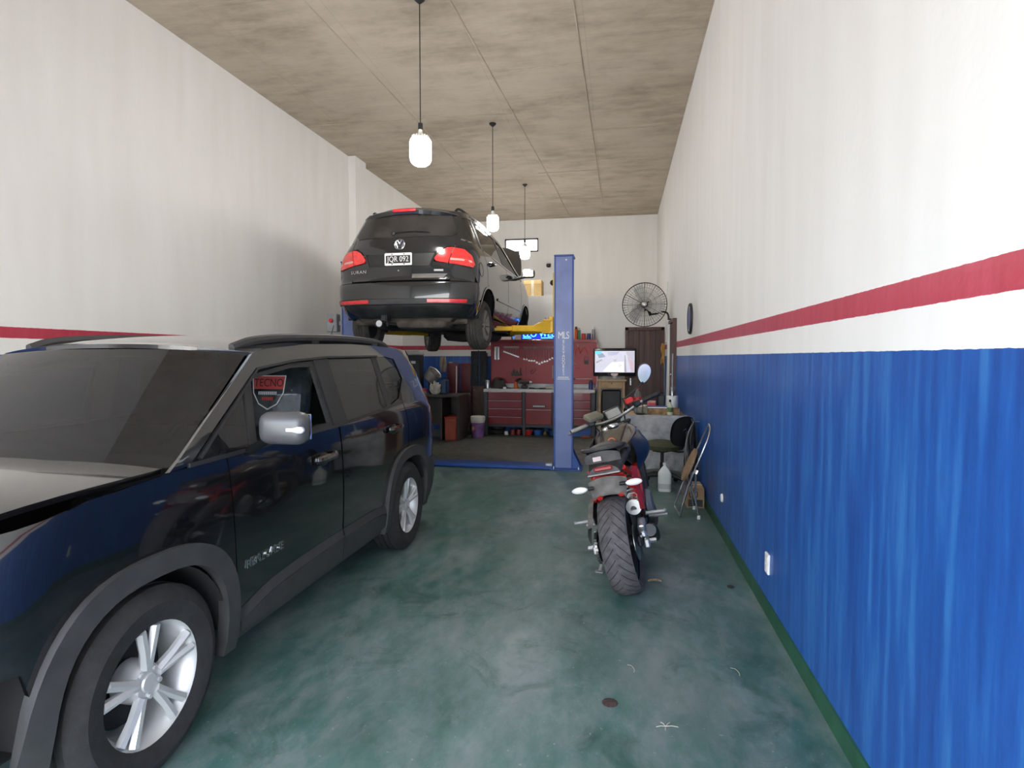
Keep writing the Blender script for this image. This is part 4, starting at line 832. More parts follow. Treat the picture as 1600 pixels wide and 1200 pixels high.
# pegboard
PY = 11.52
M_PEG, n, b = nodes('perforated_maroon_board')
tc = nd(n, 'ShaderNodeTexCoord'); sp = nd(n, 'ShaderNodeSeparateXYZ'); n.links.new(tc.outputs['Object'], sp.inputs[0])
fx = math_(n, 'SUBTRACT', math_(n, 'FRACT', math_(n, 'MULTIPLY', sp.outputs['X'], 33.)), .5); fz = math_(n, 'SUBTRACT', math_(n, 'FRACT', math_(n, 'MULTIPLY', sp.outputs['Z'], 33.)), .5)
dd = math_(n, 'ADD', math_(n, 'POWER', math_(n, 'ABSOLUTE', fx), 2.), math_(n, 'POWER', math_(n, 'ABSOLUTE', fz), 2.)); hole = math_(n, 'LESS_THAN', dd, .035)
n.links.new(mixc(n, hole, (.21, .012, .018), (.03, .003, .005)), b.inputs['Base Color']); b.inputs['Roughness'].default_value = .33; b.inputs['Metallic'].default_value = .25
ptop, pbot, pxl, pxr = bz(78, PY), zt_+.1, bx(185, PY), bx(1281, PY)
peg = thing('pegboard', 'maroon perforated tool board standing behind the workbench', 'pegboard', ((pxl+pxr)/2, PY, zt_+.016)); pox, poz = (pxl+pxr)/2, zt_+.016
pw_ = (pxr-pxl)/3
for k in range(3): MB().box((pxl+pw_*(k+.5)-pox, .012, (ptop+pbot)/2-poz), (pw_-.006, .02, ptop-pbot-.01), r=.003, seg=1).build('panel', M_PEG, peg)
for k in range(4): MB().box((pxl+pw_*k-pox, .035, (ptop+zt_)/2-poz), (.03, .03, ptop-zt_-.02)).build('post', M_MAR, peg)
MB().box((0, .05, ptop-poz+.004), (pxr-pxl+.02, .17, .02), r=.004).box((0, -.03, ptop-poz-.02), (pxr-pxl+.02, .012, .05), r=.003).build('top_shelf', M_MAR, peg)
# wrenches hung on pins
def wrench_mesh(L):
    m_ = MB(); w = .011+L*.012
    m_.tube([(w*1.1*math.cos(t*PI/8), 0, -w+w*1.1*math.sin(t*PI/8)) for t in range(16)], w*.38, 6, closed=True)
    m_.tube([(0, 0, -2*w), (0, 0, -L*.5), (0, 0, -L+2*w)], [w*.5, w*.42, w*.55], 6, flat=.5)
    m_.prism([(-w*.5, -L+2.2*w), (-w*1.3, -L+w), (-w*1.2, -L), (-w*.5, -L-.2*w), (-w*.45, -L+.8*w), (w*.45, -L+.8*w), (w*.5, -L-.2*w), (w*1.2, -L), (w*1.3, -L+w), (w*.5, -L+2.2*w)], w*.6, 'XZ', -w*.3)
    return m_.mesh('wrench', M_STEEL)
def hang_wrench(zx, z0, z1, lb, grp):
    a = P(740+zx/6.667, 520+z0/6.667, Y=PY-.02); b_ = P(740+zx/6.667, 520+z1/6.667, Y=PY-.02)
    o = bpy.data.objects.new('wrench', wrench_mesh(a.z-b_.z)); C.objects.link(o); o.location = (a.x, PY-.014, a.z); tag(o, lb, 'wrench', grp)
ORD = ['shortest', 'second shortest', 'third shortest', 'fourth shortest', 'fifth shortest', 'sixth shortest', 'seventh shortest', 'third longest', 'second longest', 'longest']
for k in range(10): hang_wrench(318+k*16.3, 143, 203+k*6.2, ORD[k]+' spanner of the graded short row on the maroon board', 'short spanners hung in the left row')
ends = [282, 284, 298, 300, 300, 318, 332, 318, 308, 302, 286, 272, 262]
NTH = 'first second third fourth fifth sixth seventh eighth ninth tenth eleventh twelfth thirteenth'.split()
for k in range(13): hang_wrench(527+k*26.6, 145, ends[k], NTH[k]+' long spanner counted from the short row towards the blue column', 'long spanners hung in the middle row')
# socket holder strip, pliers, dividers and small tools
def peg_at(zx, zy): p_ = P(740+zx/6.667, 520+zy/6.667, Y=PY-.02); return Vector((p_.x, PY-.002, p_.z))
c0 = peg_at(245, 150); t = thing('socket_rail', 'grey rail of dark sockets at the left end of the maroon board', 'socket rail', c0)
MB().box((0, -.01, -.12), (.05, .014, .27), r=.004).build('rail', M_GREYM, t)
for k in range(9):
    for s_ in (-1, 1): MB().lathe([(.001, -.03), (.011+.0006*k, -.03), (.011+.0006*k, 0)], 10, 'Y', c=(s_*.035, -.008, -.006-k*.028)).build('socket', M_STEEL, t)
c0 = peg_at(825, 345); t = thing('socket_rail', 'pale rail of small sockets beside the blue column on the maroon board', 'socket rail', c0)
MB().box((0, -.01, -.12), (.02, .012, .26), r=.003).build('rail', M_CREAM, t)
for k in range(8): MB().lathe([(.001, -.024), (.010, -.024), (.010, 0)], 10, 'Y', c=(0, -.014, -.01-k*.03)).build('socket', M_GREYM, t)
for zx, zy, h, lb in ((1040, 145, 75, 'red-handled pliers hung open on the maroon board next to the blue column'), (1088, 135, 80, 'long-nosed red-handled pliers hung in the middle of three'), (1150, 140, 75, 'red-handled pliers hung widest open on the maroon board near the screen')):
    c0 = peg_at(zx, zy); L_ = c0.z-peg_at(zx, zy+h).z; t = thing('pliers', lb, 'pliers', c0)
    sp_ = .05 if 'widest' not in lb else .075
    for s_ in (-1, 1): MB().tube(smoothpath([(0, -.012, -.01), (s_*sp_*.5, -.012, -L_*.5), (s_*sp_, -.012, -L_)], 4), .006, 6).build('grip', M_REDP, t)
    MB().tube([(0, -.012, -.02), (0, -.012, .035)], [.011, .004], 6).build('jaw', M_STEEL, t)
c0 = peg_at(1175, 250); t = thing('feeler_gauge', 'small black framed gauge hung on the right part of the maroon board', 'gauge', c0)
zz = c0.z-peg_at(1175, 325).z; q = MB()
for a, b_, w, h in ((0, 0, .075, .008), (0, -zz, .075, .008), (-.034, -zz/2, .008, zz), (.034, -zz/2, .008, zz)): q.box((a, -.01, b_), (w, .01, h))
q.build('frame', M_BLACK, t); MB().box((0, -.01, -zz*.72), (.06, .008, zz*.45)).build('body', M_DKMET, t)
for zx, zy, w, mm, lb in ((1065, 372, 90, M_REDP, 'slim red-handled file lying on pins of the maroon board'), (1045, 322, 55, M_GREYM, 'short grey punch lying on pins of the maroon board'), (1040, 268, 35, M_GREYM, 'stubby grey chisel lying high on pins of the maroon board')):
    c0 = peg_at(zx, zy); L_ = w*.00187; o = MB().tube([(-L_/2, -.012, 0), (-L_*.1, -.012, 0), (L_*.5, -.012, 0)], [.007, .007, .004], 6).build('hand_tool', mm, loc=c0); tag(o, lb, 'hand tool')
c0 = peg_at(1110, 480); t = thing('torque_wrench', 'long chrome torque wrench resting along the foot of the maroon board', 'wrench', c0)
MB().tube([(-.10, -.02, 0), (.24, -.02, .0)], .009, 8).build('shaft', M_CHROME, t); MB().lathe([(.012, -.035), (.022, -.03), (.022, 0)], 12, 'Y', c=(-.115, 0, 0)).build('ratchet_head', M_DKMET, t)
c0 = peg_at(448, 420); t = thing('tool_tray', 'small black tray of tools hooked on the maroon board', 'tray', c0)
MB().box((0, -.04, -.02), (.20, .07, .05), r=.004).build('tray', M_BLACK, t)
for k in range(6): MB().tube([(-.08+.032*k, -.04, 0), (-.083+.033*k, -.04, .05+.03*(k % 3))], .007, 6).build('tool_handle', M_DKMET if k % 2 else M_GREYM, t)
c0 = peg_at(620, 395); t = thing('oil_filter_chain', 'small chain strap hung below the long spanners', 'strap', c0)
MB().tube(smoothpath([(0, -.01, .03), (-.05, -.012, -.03), (-.02, -.012, -.06), (.03, -.012, -.01), (.06, -.012, .04)], 5), .006, 6).build('strap', M_DKMET, t)
for zx, zy, lb in ((340, 366, 'bare hook under the shortest spanners'), (722, 378, 'bare hook below the long spanners, next to the chain strap'), (778, 382, 'bare hook beside the pale socket rail'), (372, 285, 'bare hook just below the short spanner row')):
    c0 = peg_at(zx, zy); o = MB().tube([(0, 0, 0), (0, -.03, 0), (0, -.035, .012)], .004, 5).build('board_hook', M_CHROME, loc=c0); tag(o, lb, 'hook', 'bare hooks on the maroon board')
# cans along the shelf on top of the board
def can(name, lb, x, Y, z, r, h, mt, cap, capm, neck=True, cat='can'):
    t = thing(name, lb, cat, (x, Y, z)); hh = h*(.8 if neck else 1)
    MB().lathe([(r*.94, 0), (r, .004), (r, hh-.006), (r*.93, hh)], 18).build('body', mt, t)
    if neck: MB().lathe([(r*.93, hh), (r*.8, hh+.012), (r*.72, hh+.014), (r*.72, h-.005), (r*.6, h)], 16).build(cap, capm, t)
    else: MB().lathe([(r*.94, hh), (r*.94, hh+.004), (r*.5, hh+.006)], 16).build(cap, capm, t)
    return t
shz = ptop+.0145
def sx_(zx): return P(740+zx/6.667, 531, Y=PY+.03).x
def sh_(z0, z1): return (z1-z0)/6.667*.0126
for zx, w, z0, mt, cm, nk, lb in ((1067, 34, 872, M_ORANGE, M_BLACK, True, 'tall orange spray can with a black cap on the board shelf'), (1098, 30, 885, mat('green_can', (.04, .2, .09), .35), M_CREAM, True, 'green spray can on the board shelf'), (1148, 44, 945, M_REDP, M_REDP, False, 'short red tin on the board shelf'), (1200, 40, 945, M_NAVY, M_NAVY, False, 'short navy blue tin on the board shelf'), (1250, 36, 873, M_GREYM, M_WHITE, True, 'tall grey spray can at the end of the board shelf')):
    can('spray_can' if nk else 'tin', lb, sx_(zx), PY+.03, shz, w/2*.0019, sh_(z0, 1003), mt, 'cap', cm, nk)
# LED sign
xa, xb = P(814, 528, Y=PY).x, P(889, 528, Y=PY).x; hs = .185
ls = thing('led_sign', 'glowing blue scrolling LED text sign standing on the tool board', 'sign', ((xa+xb)/2, PY+.01, shz))
MB().box((0, .02, hs/2), (xb-xa, .04, hs), r=.006).build('housing', M_BLACK, ls)
MB().box((0, -.001, hs/2), (xb-xa-.03, .004, hs-.03)).build('display', mat('led_blue_field', (.01, .04, .9), .4, var=0, emit=.45), ls)
M_CYAN = mat('led_cyan', (.08, .6, 1.), .4, var=0, emit=2.2)
tx = textmb('LLO WELCO', .15, .0015, .97, 1.); w = max(v[0] for v in tx.v)-min(v[0] for v in tx.v); k_ = (xb-xa-.09)/w
tx.v = [(x*k_, -.004-z, y+hs/2+.008) for x, y, z in tx.v]; tx.build('led_lettering', M_CYAN, ls)
for a, b_ in ((.04, .22), (.42, .66)): MB().box((-(xb-xa)/2+(a+b_)/2*(xb-xa), -.004, .03), ((b_-a)*(xb-xa), .003, .012)).build('led_underline', M_CYAN, ls)
# ------------------------------------------------------------ things on the bench top
tz = zt_+.0165
def bt(px, d=.3): return P(px, 600, Y=BY+d).x
t = thing('heat_gun', 'orange heat gun standing on the bench top', 'heat gun', (bt(806), BY+.3, tz))
MB().lathe([(.045, 0), (.05, .01), (.04, .05), (.032, .13)], 14).build('body', M_ORANGE, t); MB().tube(smoothpath([(0, 0, .12), (.03, 0, .16), (.10, 0, .20)], 4), [.03]*5+[.02]*4, 10).build('nozzle', M_DKMET, t)
t = thing('power_drill', 'black cordless drill lying beside the orange heat gun', 'drill', (bt(820), BY+.25, tz))
MB().box((0, 0, .03), (.13, .075, .06), r=.015).box((-.01, 0, .085), (.05, .05, .07), r=.015).tube([(-.10, 0, .125), (.10, 0, .125)], .034, 12).build('body', M_BLACK, t); MB().tube([(.10, 0, .125), (.15, 0, .125)], [.022, .012], 10).build('chuck', M_STEEL, t)
t = thing('tool_bag', 'slumped black tool bag at the left end of the bench', 'bag', (bt(778), BY+.33, tz))
def tb(u, v):
    a = 2*PI*u; r = (1-.45*v)*(1+.10*math.sin(3*a+1)); return (.17*r*math.cos(a), .12*r*math.sin(a), .17*v*(1+.15*math.sin(2*a)))
MB().grid(tb, 20, 6).build('bag', M_BLACK, t); MB().tube(smoothpath([(-.1, 0, .14), (-.05, 0, .2), (.05, 0, .2), (.1, 0, .14)], 4), .01, 6).build('handle', M_DKMET, t)
can('aerosol_can', 'short silver can at the left corner of the bench', bt(762, .22), BY+.22, tz, .045, .16, M_STEEL, 'lid', M_GREYM, False)
can('paint_tin', 'dark blue bottle with a pale band at the right end of the bench', P(923, 600, Y=BY+.2).x, BY+.2, tz, .038, .165, M_NAVY, 'cap', M_BLACK, True)
o = MB().box((0, 0, .012), (.30, .20, .024), r=.003).build('cream_panel', M_CREAM, loc=(bt(861, .42), BY+.42, tz), rot=(0, 0, .05)); tag(o, 'flat cream board lying on the bench beside the column', 'board')
for k, (px, d, r, lb) in enumerate(((788, .14, .3, 'black ratchet handle lying near the front edge of the bench, left of the heat gun'), (835, .16, -.2, 'black pry bar lying on the bench right of the drill'), (852, .12, .1, 'dark screwdriver lying on the bench by the column'))):
    o = MB().tube([(-.11, 0, .014), (0, 0, .013), (.02, 0, .008), (.13, 0, .008)], [.014, .013, .006, .006], 8).build('hand_tool', M_DKMET, loc=(bt(px, d), BY+d, tz), rot=(0, 0, r)); tag(o, lb, 'hand tool')
o = MB().box((0, 0, .02), (.06, .05, .04), r=.005).build('carton', M_WHITE, loc=(bt(789, .08), BY+.06, tz)); tag(o, 'tiny white carton on the front edge of the bench', 'box')
# ------------------------------------------------------------ things under the bench
def ub(zx, d=.15): return bx(zx, BY+d)
def tyre(name, lb, x, y, z, r, w, cat='tire'):
    t = thing(name, lb, cat, (x, y, z)); MB().lathe([(r*.62, .01), (r*.7, .0), (r*.95, .004), (r, w*.2), (r, w*.8), (r*.95, w-.004), (r*.7, w), (r*.62, w-.01)], 28).lathe([(r*.62, .01), (r*.62, w-.01)], 28, cap=False).build('tread', M_TYRE, t); return t
tyre('small_tire', 'small black tyre lying flat under the left drawers', ub(235), BY+.26, 0, .155, .09)
tyre('small_tire', 'small black tyre lying on top of another under the left drawers', ub(245), BY+.27, .091, .14, .08)
t = thing('carton', 'little white carton on the floor under the bench', 'box', (ub(343, .1), BY+.1, 0)); MB().box((0, 0, .035), (.07, .07, .07), r=.004).build('box', M_WHITE, t); MB().box((0, 0, .071), (.066, .02, .002)).build('tape', M_CREAM, t)
for k, zx in enumerate((405, 470)): can('oil_can', ('small dark red can under the bench next to the white carton', 'small dark red can under the bench next to the flat red drain pan')[k], ub(zx), BY+.18, 0, .05, .10, mat('dark_red_can', (.25, .03, .03), .4), 'lid', M_DKMET, False)
t = thing('drain_pan', 'flat red drain pan under the middle doors', 'pan', (ub(560), BY+.16, 0)); MB().lathe([(.001, .004), (.07, .004), (.10, .10), (.105, .10), (.075, 0), (.001, 0)], 24).build('pan', M_REDP, t)
MB().lathe([(.098, .094), (.108, .1), (.108, .106), (.098, .106)], 24, cap=False).build('rim', M_REDP, t)
t = thing('metal_cover', 'wide grey steel cover resting on the red drain pan', 'lid', (ub(570), BY+.17, .107)); MB().lathe([(.115, 0), (.12, .006), (.09, .014), (.02, .018), (.001, .018)], 24).build('lid', M_GREYM, t); MB().lathe([(.010, .015), (.015, .024), (.001, .028)], 12).build('knob', M_CREAM, t)
for zx, lb in ((668, 'round blue tub under the middle doors'), (828, 'round blue tub under the bench beside the column')):
    t = thing('plastic_tub', lb, 'tub', (ub(zx), BY+.2, 0)); MB().lathe([(.001, .004), (.07, .004), (.085, .105), (.09, .105), (.075, 0), (.001, 0)], 22).build('tub', M_BLUEP, t); MB().lathe([(.094, .1), (.094, .112), (.001, .116)], 22).build('lid', M_DKMET, t)
t = thing('funnel', 'small yellowish funnel under the bench between two blue tubs', 'funnel', (ub(745), BY+.2, 0)); MB().lathe([(.04, 0), (.05, .02), (.012, .07), (.009, .12)], 16, cap=False).build('cone', mat('mustard_plastic', (.32, .25, .08), .5), t); MB().lathe([(.05, .014), (.055, .018), (.05, .022)], 16, cap=False).build('rim', M_BLACK, t)
t = thing('plastic_crate', 'blue crate under the right drawers', 'crate', (ub(1120), BY+.25, 0)); q = MB()
for s_ in (-1, 1): q.box((s_*.19, 0, .09), (.012, .28, .18)); q.box((0, s_*.135, .09), (.38, .012, .18))
q.box((0, 0, .006), (.38, .28, .012)).build('shell', M_BLUEP, t)
for k in range(5): MB().box((-.15+.075*k, -.143, .09), (.012, .006, .16)).build('rib', M_BLUEP, t)
for zx, lb in ((1140, 'orange-red clamp lying on the floor before the blue crate'), (1195, 'orange-red clamp lying on the floor at the right leg of the bench')):
    o = MB().tube([(-.05, 0, .014), (.05, .0, .014)], .012, 8).box((.045, 0, .022), (.03, .04, .04), r=.006).build('clamp', M_ORANGE, loc=(ub(zx, -.05), BY-.05, 0), rot=(0, 0, .4)); tag(o, lb, 'clamp')
# ------------------------------------------------------------ screen on a wooden stand
SY = 11.05; xa, xb = P(933, 594, Y=SY).x, P(979, 594, Y=SY).x; zs = P(955, 594, Y=SY).z; M_PINE = mat('pale_pine', (.50, .33, .17), .55, var=.15, scale=9)
st = thing('wooden_table', 'small pale wooden table under the security screen', 'table', ((xa+xb)/2, SY, 0)); w = xb-xa
MB().box((0, .2, zs-.012), (w, .42, .026), r=.004).build('tabletop', M_PINE, st)
for s_ in (-1, 1):
    for yy in (.03, .37): MB().box((s_*(w/2-.05), yy, (zs-.025)/2), (.04, .04, zs-.025), r=.003, seg=1).build('leg', M_PINE, st)
    MB().box((s_*(w/2-.05), .2, zs-.09), (.02, .3, .12)).build('side_apron', M_PINE, st)
dr = MB().box((0, .02, zs-.09), (w-.14, .02, .12), r=.004).build('drawer', M_PINE, st); MB().sphere((0, .005, zs-.06), .01, 8, 6).build('knob', M_BLACK, dr)
xa, xb = P(927, 565, Y=SY+.15).x, P(994, 565, Y=SY+.15).x; za, zb_ = P(960, 588, Y=SY+.15).z, P(960, 544, Y=SY+.15).z
tv = thing('security_screen', 'flat screen with a black bezel showing a bright camera view', 'screen', ((xa+xb)/2, SY+.2, zs+.001)); w, h = xb-xa, zb_-za; z0 = za-zs
MB().box((0, 0, z0+h/2), (w, .05, h), r=.018, seg=3).build('bezel', mat('gloss_black_bezel', (.012, .012, .013), .15, var=0, coat=.5), tv)
fx_ = P(929.5, 565, Y=SY+.15).x-(xa+xb)/2; gx = P(991.5, 565, Y=SY+.15).x-(xa+xb)/2; fz_, gz = P(960, 582, Y=SY+.15).z-zs, P(960, 548.5, Y=SY+.15).z-zs
def scr(name, pts, col, d, e=1.): 
    mm = mat('screen_'+name, col, .3, var=.12, scale=40, emit=e); 
    return MB().add([(fx_+(gx-fx_)*a, -.0262-d, gz+(fz_-gz)*b_) for a, b_ in pts], [tuple(range(len(pts)))]).build(name, mm, tv if name == 'display' else disp)
disp = scr('display', [(0, 0), (1, 0), (1, 1), (0, 1)], (.60, .60, .72), 0, .36)
for nm, pts, col in (('sky_patch', [(.01, .01), (.2, .01), (.14, .14), (.02, .16)], (.12, .62, .85)), ('building_patch', [(.06, .14), (.2, .1), (.27, .28), (.1, .33)], (.25, .3, .42)), ('far_building', [(.32, .04), (.62, .04), (.55, .18), (.34, .22)], (.42, .42, .58)), ('parked_car', [(.03, .50), (.16, .38), (.2, .42), (.04, .58)], (.32, .33, .36)), ('pavement_glare', [(.2, .95), (.42, .55), (.72, .5), (.74, .98)], (.95, .94, .97)), ('door_edge', [(.75, .2), (.77, .2), (.80, .98), (.75, .98)], (.3, .28, .34)), ('wall_patch', [(.78, .02), (.99, .02), (.99, .55), (.82, .2)], (.44, .42, .5)), ('wall_shade', [(.82, .22), (.99, .58), (.99, .98), (.92, .98)], (.5, .38, .42)), ('person_blob', [(.58, .66), (.64, .56), (.68, .66), (.63, .78)], (.3, .3, .33)), ('scooter_blob', [(.46, .42), (.55, .38), (.52, .5)], (.4, .4, .45))): scr(nm, pts, col, .0006, .42)
MB().prism([(-.07, z0+.055), (.07, z0+.055), (.06, z0+.02), (0, z0-.01), (-.06, z0+.02)], .006, 'XZ', -.032).build('shield_reflection', mat('pink_silver_reflection', (.6, .45, .45), .3, var=.3, scale=50), tv)  # reflection on the lower bezel, drawn as a pale shield-shaped plate
MB().box((0, .01, .012), (.26, .16, .022), r=.008).box((0, .01, z0/2+.02), (.06, .03, z0+.02)).build('stand', M_GREYM, tv)
# black stack under the little table
t = thing('speaker_stack', 'black ribbed speaker cabinet under the small wooden table', 'speaker', ((P(955, 620, Y=SY+.2)).x, SY+.24, 0))
MB().box((0, 0, .44), (.36, .24, .88), r=.02).build('cabinet', M_BLACK, t)
for k in range(3): MB().lathe([(.10-.015*k, -.012), (.085-.015*k, -.005), (.02, .01), (.001, .006)], 20, 'Y', c=(0, -.122, .20+.25*k)).build('speaker_cone', M_DKMET, t)
# ------------------------------------------------------------ left corner: desk, machines, bucket
t = thing('paint_bucket', 'white-lidded bucket with a purple label beside the workbench', 'bucket', (P(744, 684, Z=0).x+.02, 10.66, 0)); h = P(744, 650, Y=10.66).z
MB().lathe([(.001, .003), (.112, .003), (.125, h*.70), (.125, h*.72), (.001, h*.72)], 28).build('body', mat('purple_label', (.20, .09, .26), .45, var=.5, scale=9), t)
MB().lathe([(.126, h*.70), (.130, h*.72), (.132, h*.80), (.140, h*.82), (.140, h*.97), (.13, h), (.001, h-.005)], 28).build('lid', mat('ivory_lid', (.66, .62, .55), .5), t)
MB().sphere((-.05, -.095, h*.45), .05, 12, 8, (1, .4, 1)).build('label_fruit', mat('orange_fruit_print', (.55, .16, .07), .5, var=.3, scale=30), t)
MB().tube(smoothpath([(-.14, 0, h*.8), (-.155, -.08, h*.45), (-.14, -.02, h*.35)], 4), .004, 6).build('bail_handle', M_GREYM, t)
cx0, cx1 = P(738, 600, Y=11.35).x, P(757, 600, Y=11.35).x; M_BRN = mat('brown_wood', (.085, .05, .032), .6, var=.3, scale=10)
t = thing('wooden_cabinet', 'narrow brown wooden cabinet between the bucket and the workbench', 'cabinet', ((cx0+cx1)/2, 11.35, 0)); w = cx1-cx0
MB().box((0, .15, .80), (w, .28, 1.58), r=.006).build('body', M_BRN, t); MB().box((0, .0, .80), (w-.02, .016, 1.54), r=.003).build('door', M_BRN, t); MB().sphere((-.08, -.016, .85), .013, 8, 6).build('knob', M_STEEL, t)
t = thing('hanging_apron', 'black work apron hung over the front of the brown cabinet', 'apron', ((cx0+cx1)/2+.02, 11.31, 1.62)); wz = P(748, 603, Y=11.3).z-1.62
MB().grid(lambda u, v: ((u-.5)*(w+.06)*(1+.1*v), -.022+.016*math.sin(u*17+v*2)*v, wz*v), 16, 8).build('cloth', mat('black_apron_cloth', (.024, .026, .03), .8, var=.3), t)
MB().tube([(0, .03, .0), (0, -.035, .0), (0, -.04, .02)], .006, 6).build('hook', M_CHROME, t); MB().grid(lambda u, v: (.02+(u-.5)*.006, -.042, -.02+(wz+.02)*v), 1, 1).build('seam', M_BLUEP, t)
M_DESK = mat('dark_brown_desk', (.04, .028, .022), .55, var=.3, scale=6)
dk = thing('desk', 'dark brown desk cluttered with machines in the shaded back corner', 'desk', (-3.55, 10.15, 0))
MB().box((0, .30, .80), (1.5, .68, .04), r=.005).build('desktop', M_DESK, dk); MB().box((.72, .30, .39), (.04, .60, .78)).box((-.72, .3, .39), (.04, .6, .78)).build('side_panel', M_DESK, dk); MB().box((0, .58, .5), (1.4, .02, .55)).build('back_panel', M_DESK, dk); MB().box((.40, .30, .38), (.04, .6, .76)).build('divider', M_DESK, dk)
def dz_(px, py): return P(px, py, Y=10.4)
q = dz_(645, 600); t = thing('water_dispenser', 'black dispenser tower with a pale grey top standing on the desk', 'dispenser', (q.x, 10.42, .821)); hh = P(645, 547, Y=10.35).z-.82
MB().box((0, .06, hh*.45), (.30, .22, hh*.9), r=.012).build('tower', M_BLACK, t); MB().box((0, .02, hh*.94), (.35, .30, hh*.12), r=.03, seg=3).build('top_cover', mat('pale_grey_plastic', (.5, .5, .49), .4), t); MB().box((0, -.055, hh*.72), (.14, .02, .05), r=.006).build('display', M_LENS, t); MB().tube([(0, -.055, hh*.66), (0, -.07, hh*.55)], .018, 8).build('spout', M_STEEL, t); MB().box((0, -.06, .03), (.26, .10, .05), r=.01).build('drip_tray', M_DKMET, t)
q = P(667, 578, Y=10.5); t = thing('steel_pot', 'dull silver pot tipped on its side on the desk', 'pot', (q.x+.085, 10.52, .821))
pm = MB(); pm.M = Matrix.Translation((0, 0, .33)) @ Euler((.3, .75, .2)).to_matrix().to_4x4(); pm.lathe([(.001, -.10), (.10, -.10), (.125, -.07), (.135, .10), (.142, .105), (.128, .10), (.118, -.06), (.001, -.085)], 28); pm.build('pot', mat('dull_aluminium', (.40, .38, .35), .42, .6, var=.2), t)
MB().box((.04, 0, .10), (.16, .16, .2), r=.02).build('stand', M_DKMET, t)
q = P(680, 602, Y=10.3); t = thing('plastic_bag', 'crumpled pale plastic bag on the front edge of the desk', 'bag', (q.x, 10.3, .821)); random.seed(3)
bm = bmesh.new(); bmesh.ops.create_icosphere(bm, subdivisions=3, radius=1)
for v in bm.verts: k = 1+random.uniform(-.28, .22); v.co = Vector((v.co.x*.10*k, v.co.y*.08*k, (v.co.z+.9)*.115*k if v.co.z > -.9 else 0))
mb = MB(); bm.verts.index_update(); mb.add([v.co[:] for v in bm.verts], [[v.index for v in f.verts] for f in bm.faces]); bm.free(); mb.build('bag', mat('pale_polythene', (.56, .53, .42), .35, var=.15), t, ang=10)
MB().tube([(-.02, 0, .2), (.0, 0, .25), (.03, 0, .21)], .006, 6).build('knot', mat('pale_polythene'), t)
q = P(660, 606, Y=10.35); t = thing('storage_box', 'red and white carton between the dispenser and the plastic bag', 'box', (q.x+.02, 10.22, .821)); MB().box((0, 0, .03), (.18, .12, .06), r=.004).build('box', M_CREAM, t); MB().box((0, 0, .085), (.19, .13, .05), r=.004).build('lid', M_REDP, t)
q = P(692, 600, Y=10.6); t = thing('tool_case', 'upright dark blue tool case at the end of the desk', 'case', (q.x+.06, 10.5, .821)); MB().box((0, 0, .13), (.14, .2, .26), r=.02).build('case', mat('dark_blue_case', (.015, .04, .1), .4), t); MB().tube(smoothpath([(-.05, -.0, .26), (-.04, 0, .3), (.04, 0, .3), (.05, 0, .26)], 3), .009, 6).build('handle', M_BLACK, t)
q = P(664, 660, Y=10.2); t = thing('storage_crate', 'orange-red crate on the floor under the desk', 'crate', (-2.98, 10.36, 0)); MB().box((0, 0, .20), (.22, .34, .40), r=.01, taper=1.06).build('crate', mat('orange_red_crate', (.35, .06, .03), .5, var=.2), t); MB().box((0, 0, .415), (.24, .38, .03), r=.008).build('lid', M_REDP, t)
q = P(693, 570, Y=YP); t = thing('hanging_cloth', 'beige rag hanging on the blue part of the back wall', 'rag', (q.x, YP-.005, P(693, 557, Y=YP).z)); MB().grid(lambda u, v: ((u-.5)*.14*(1-.3*abs(v-.5)), -.02-.02*math.sin(u*9+v*4), -.32*v), 8, 8).build('cloth', mat('beige_rag', (.30, .25, .20), .9, var=.3), t); MB().tube([(0, 0, 0), (0, -.03, .0), (0, -.03, .015)], .005, 5).build('nail', M_STEEL, t)
q = P(704, 568, Y=YP); t = thing('wall_switch', 'small pale switch plate on the blue back wall', 'switch', (q.x, YP-.001, q.z)); MB().box((0, -.006, 0), (.075, .014, .06), r=.004).build('plate', mat('outlet_ivory'), t); MB().box((0, -.015, 0), (.02, .006, .03), r=.002).build('toggle', M_WHITE, t)
# two maroon padded chairs and a dark machine
for px, Y, lb in ((704, 11.44, 'dark red padded chair nearer the desk in the back corner'), (725, 11.44, 'dark red padded chair next to the brown cabinet')):
    q = P(px, 600, Y=Y); t = thing('padded_chair', lb, 'chair', (q.x, Y, 0)); M_MC = mat('dark_red_vinyl', (.13, .018, .026), .5, var=.2)
    zt2 = P(px, 568, Y=Y).z; MB().box((0, .0, .48), (.25, .36, .08), r=.03, seg=3).build('seat', M_MC, t); MB().box((0, .19, (zt2+.62)/2), (.25, .06, zt2-.60), r=.03, seg=3).build('backrest', M_MC, t)
    for a in (-.10, .10):
        MB().tube([(a, -.15, .45), (a, -.16, .0)], .011, 6).build('leg', M_DKMET, t); MB().tube([(a, .17, .8), (a, .16, .45), (a, .19, 0)], .011, 6).build('leg', M_DKMET, t)
q = P(726, 625, Y=10.95); t = thing('welding_machine', 'dark machine with white LP lettering in front of the red chairs', 'machine', (q.x, 11.0, 0))
MB().box((0, 0, .46), (.24, .22, .66), r=.03).build('housing', mat('very_dark_maroon', (.035, .012, .016), .5), t); MB().tube(smoothpath([(-.1, -.0, .78), (-.08, 0, .86), (.08, 0, .86), (.1, 0, .78)], 3), .012, 6).build('handle', M_DKMET, t)
tx = textmb('LP', .10, .001); tx.v = [(x, -.112-z, y+.61) for x, y, z in tx.v]; tx.build('lettering', M_WPRINT, t)
for a in (-.09, .09):
    for b_ in (-.08, .08): MB().lathe([(.001, -.02), (.065, -.02), (.065, .02), (.001, .02)], 16, 'X', c=(a, b_, .066)).build('caster', M_BLACK, t)
MB().box((0, 0, .80), (.2, .03, .02), r=.005).build('label_strip', M_GREYM, t)
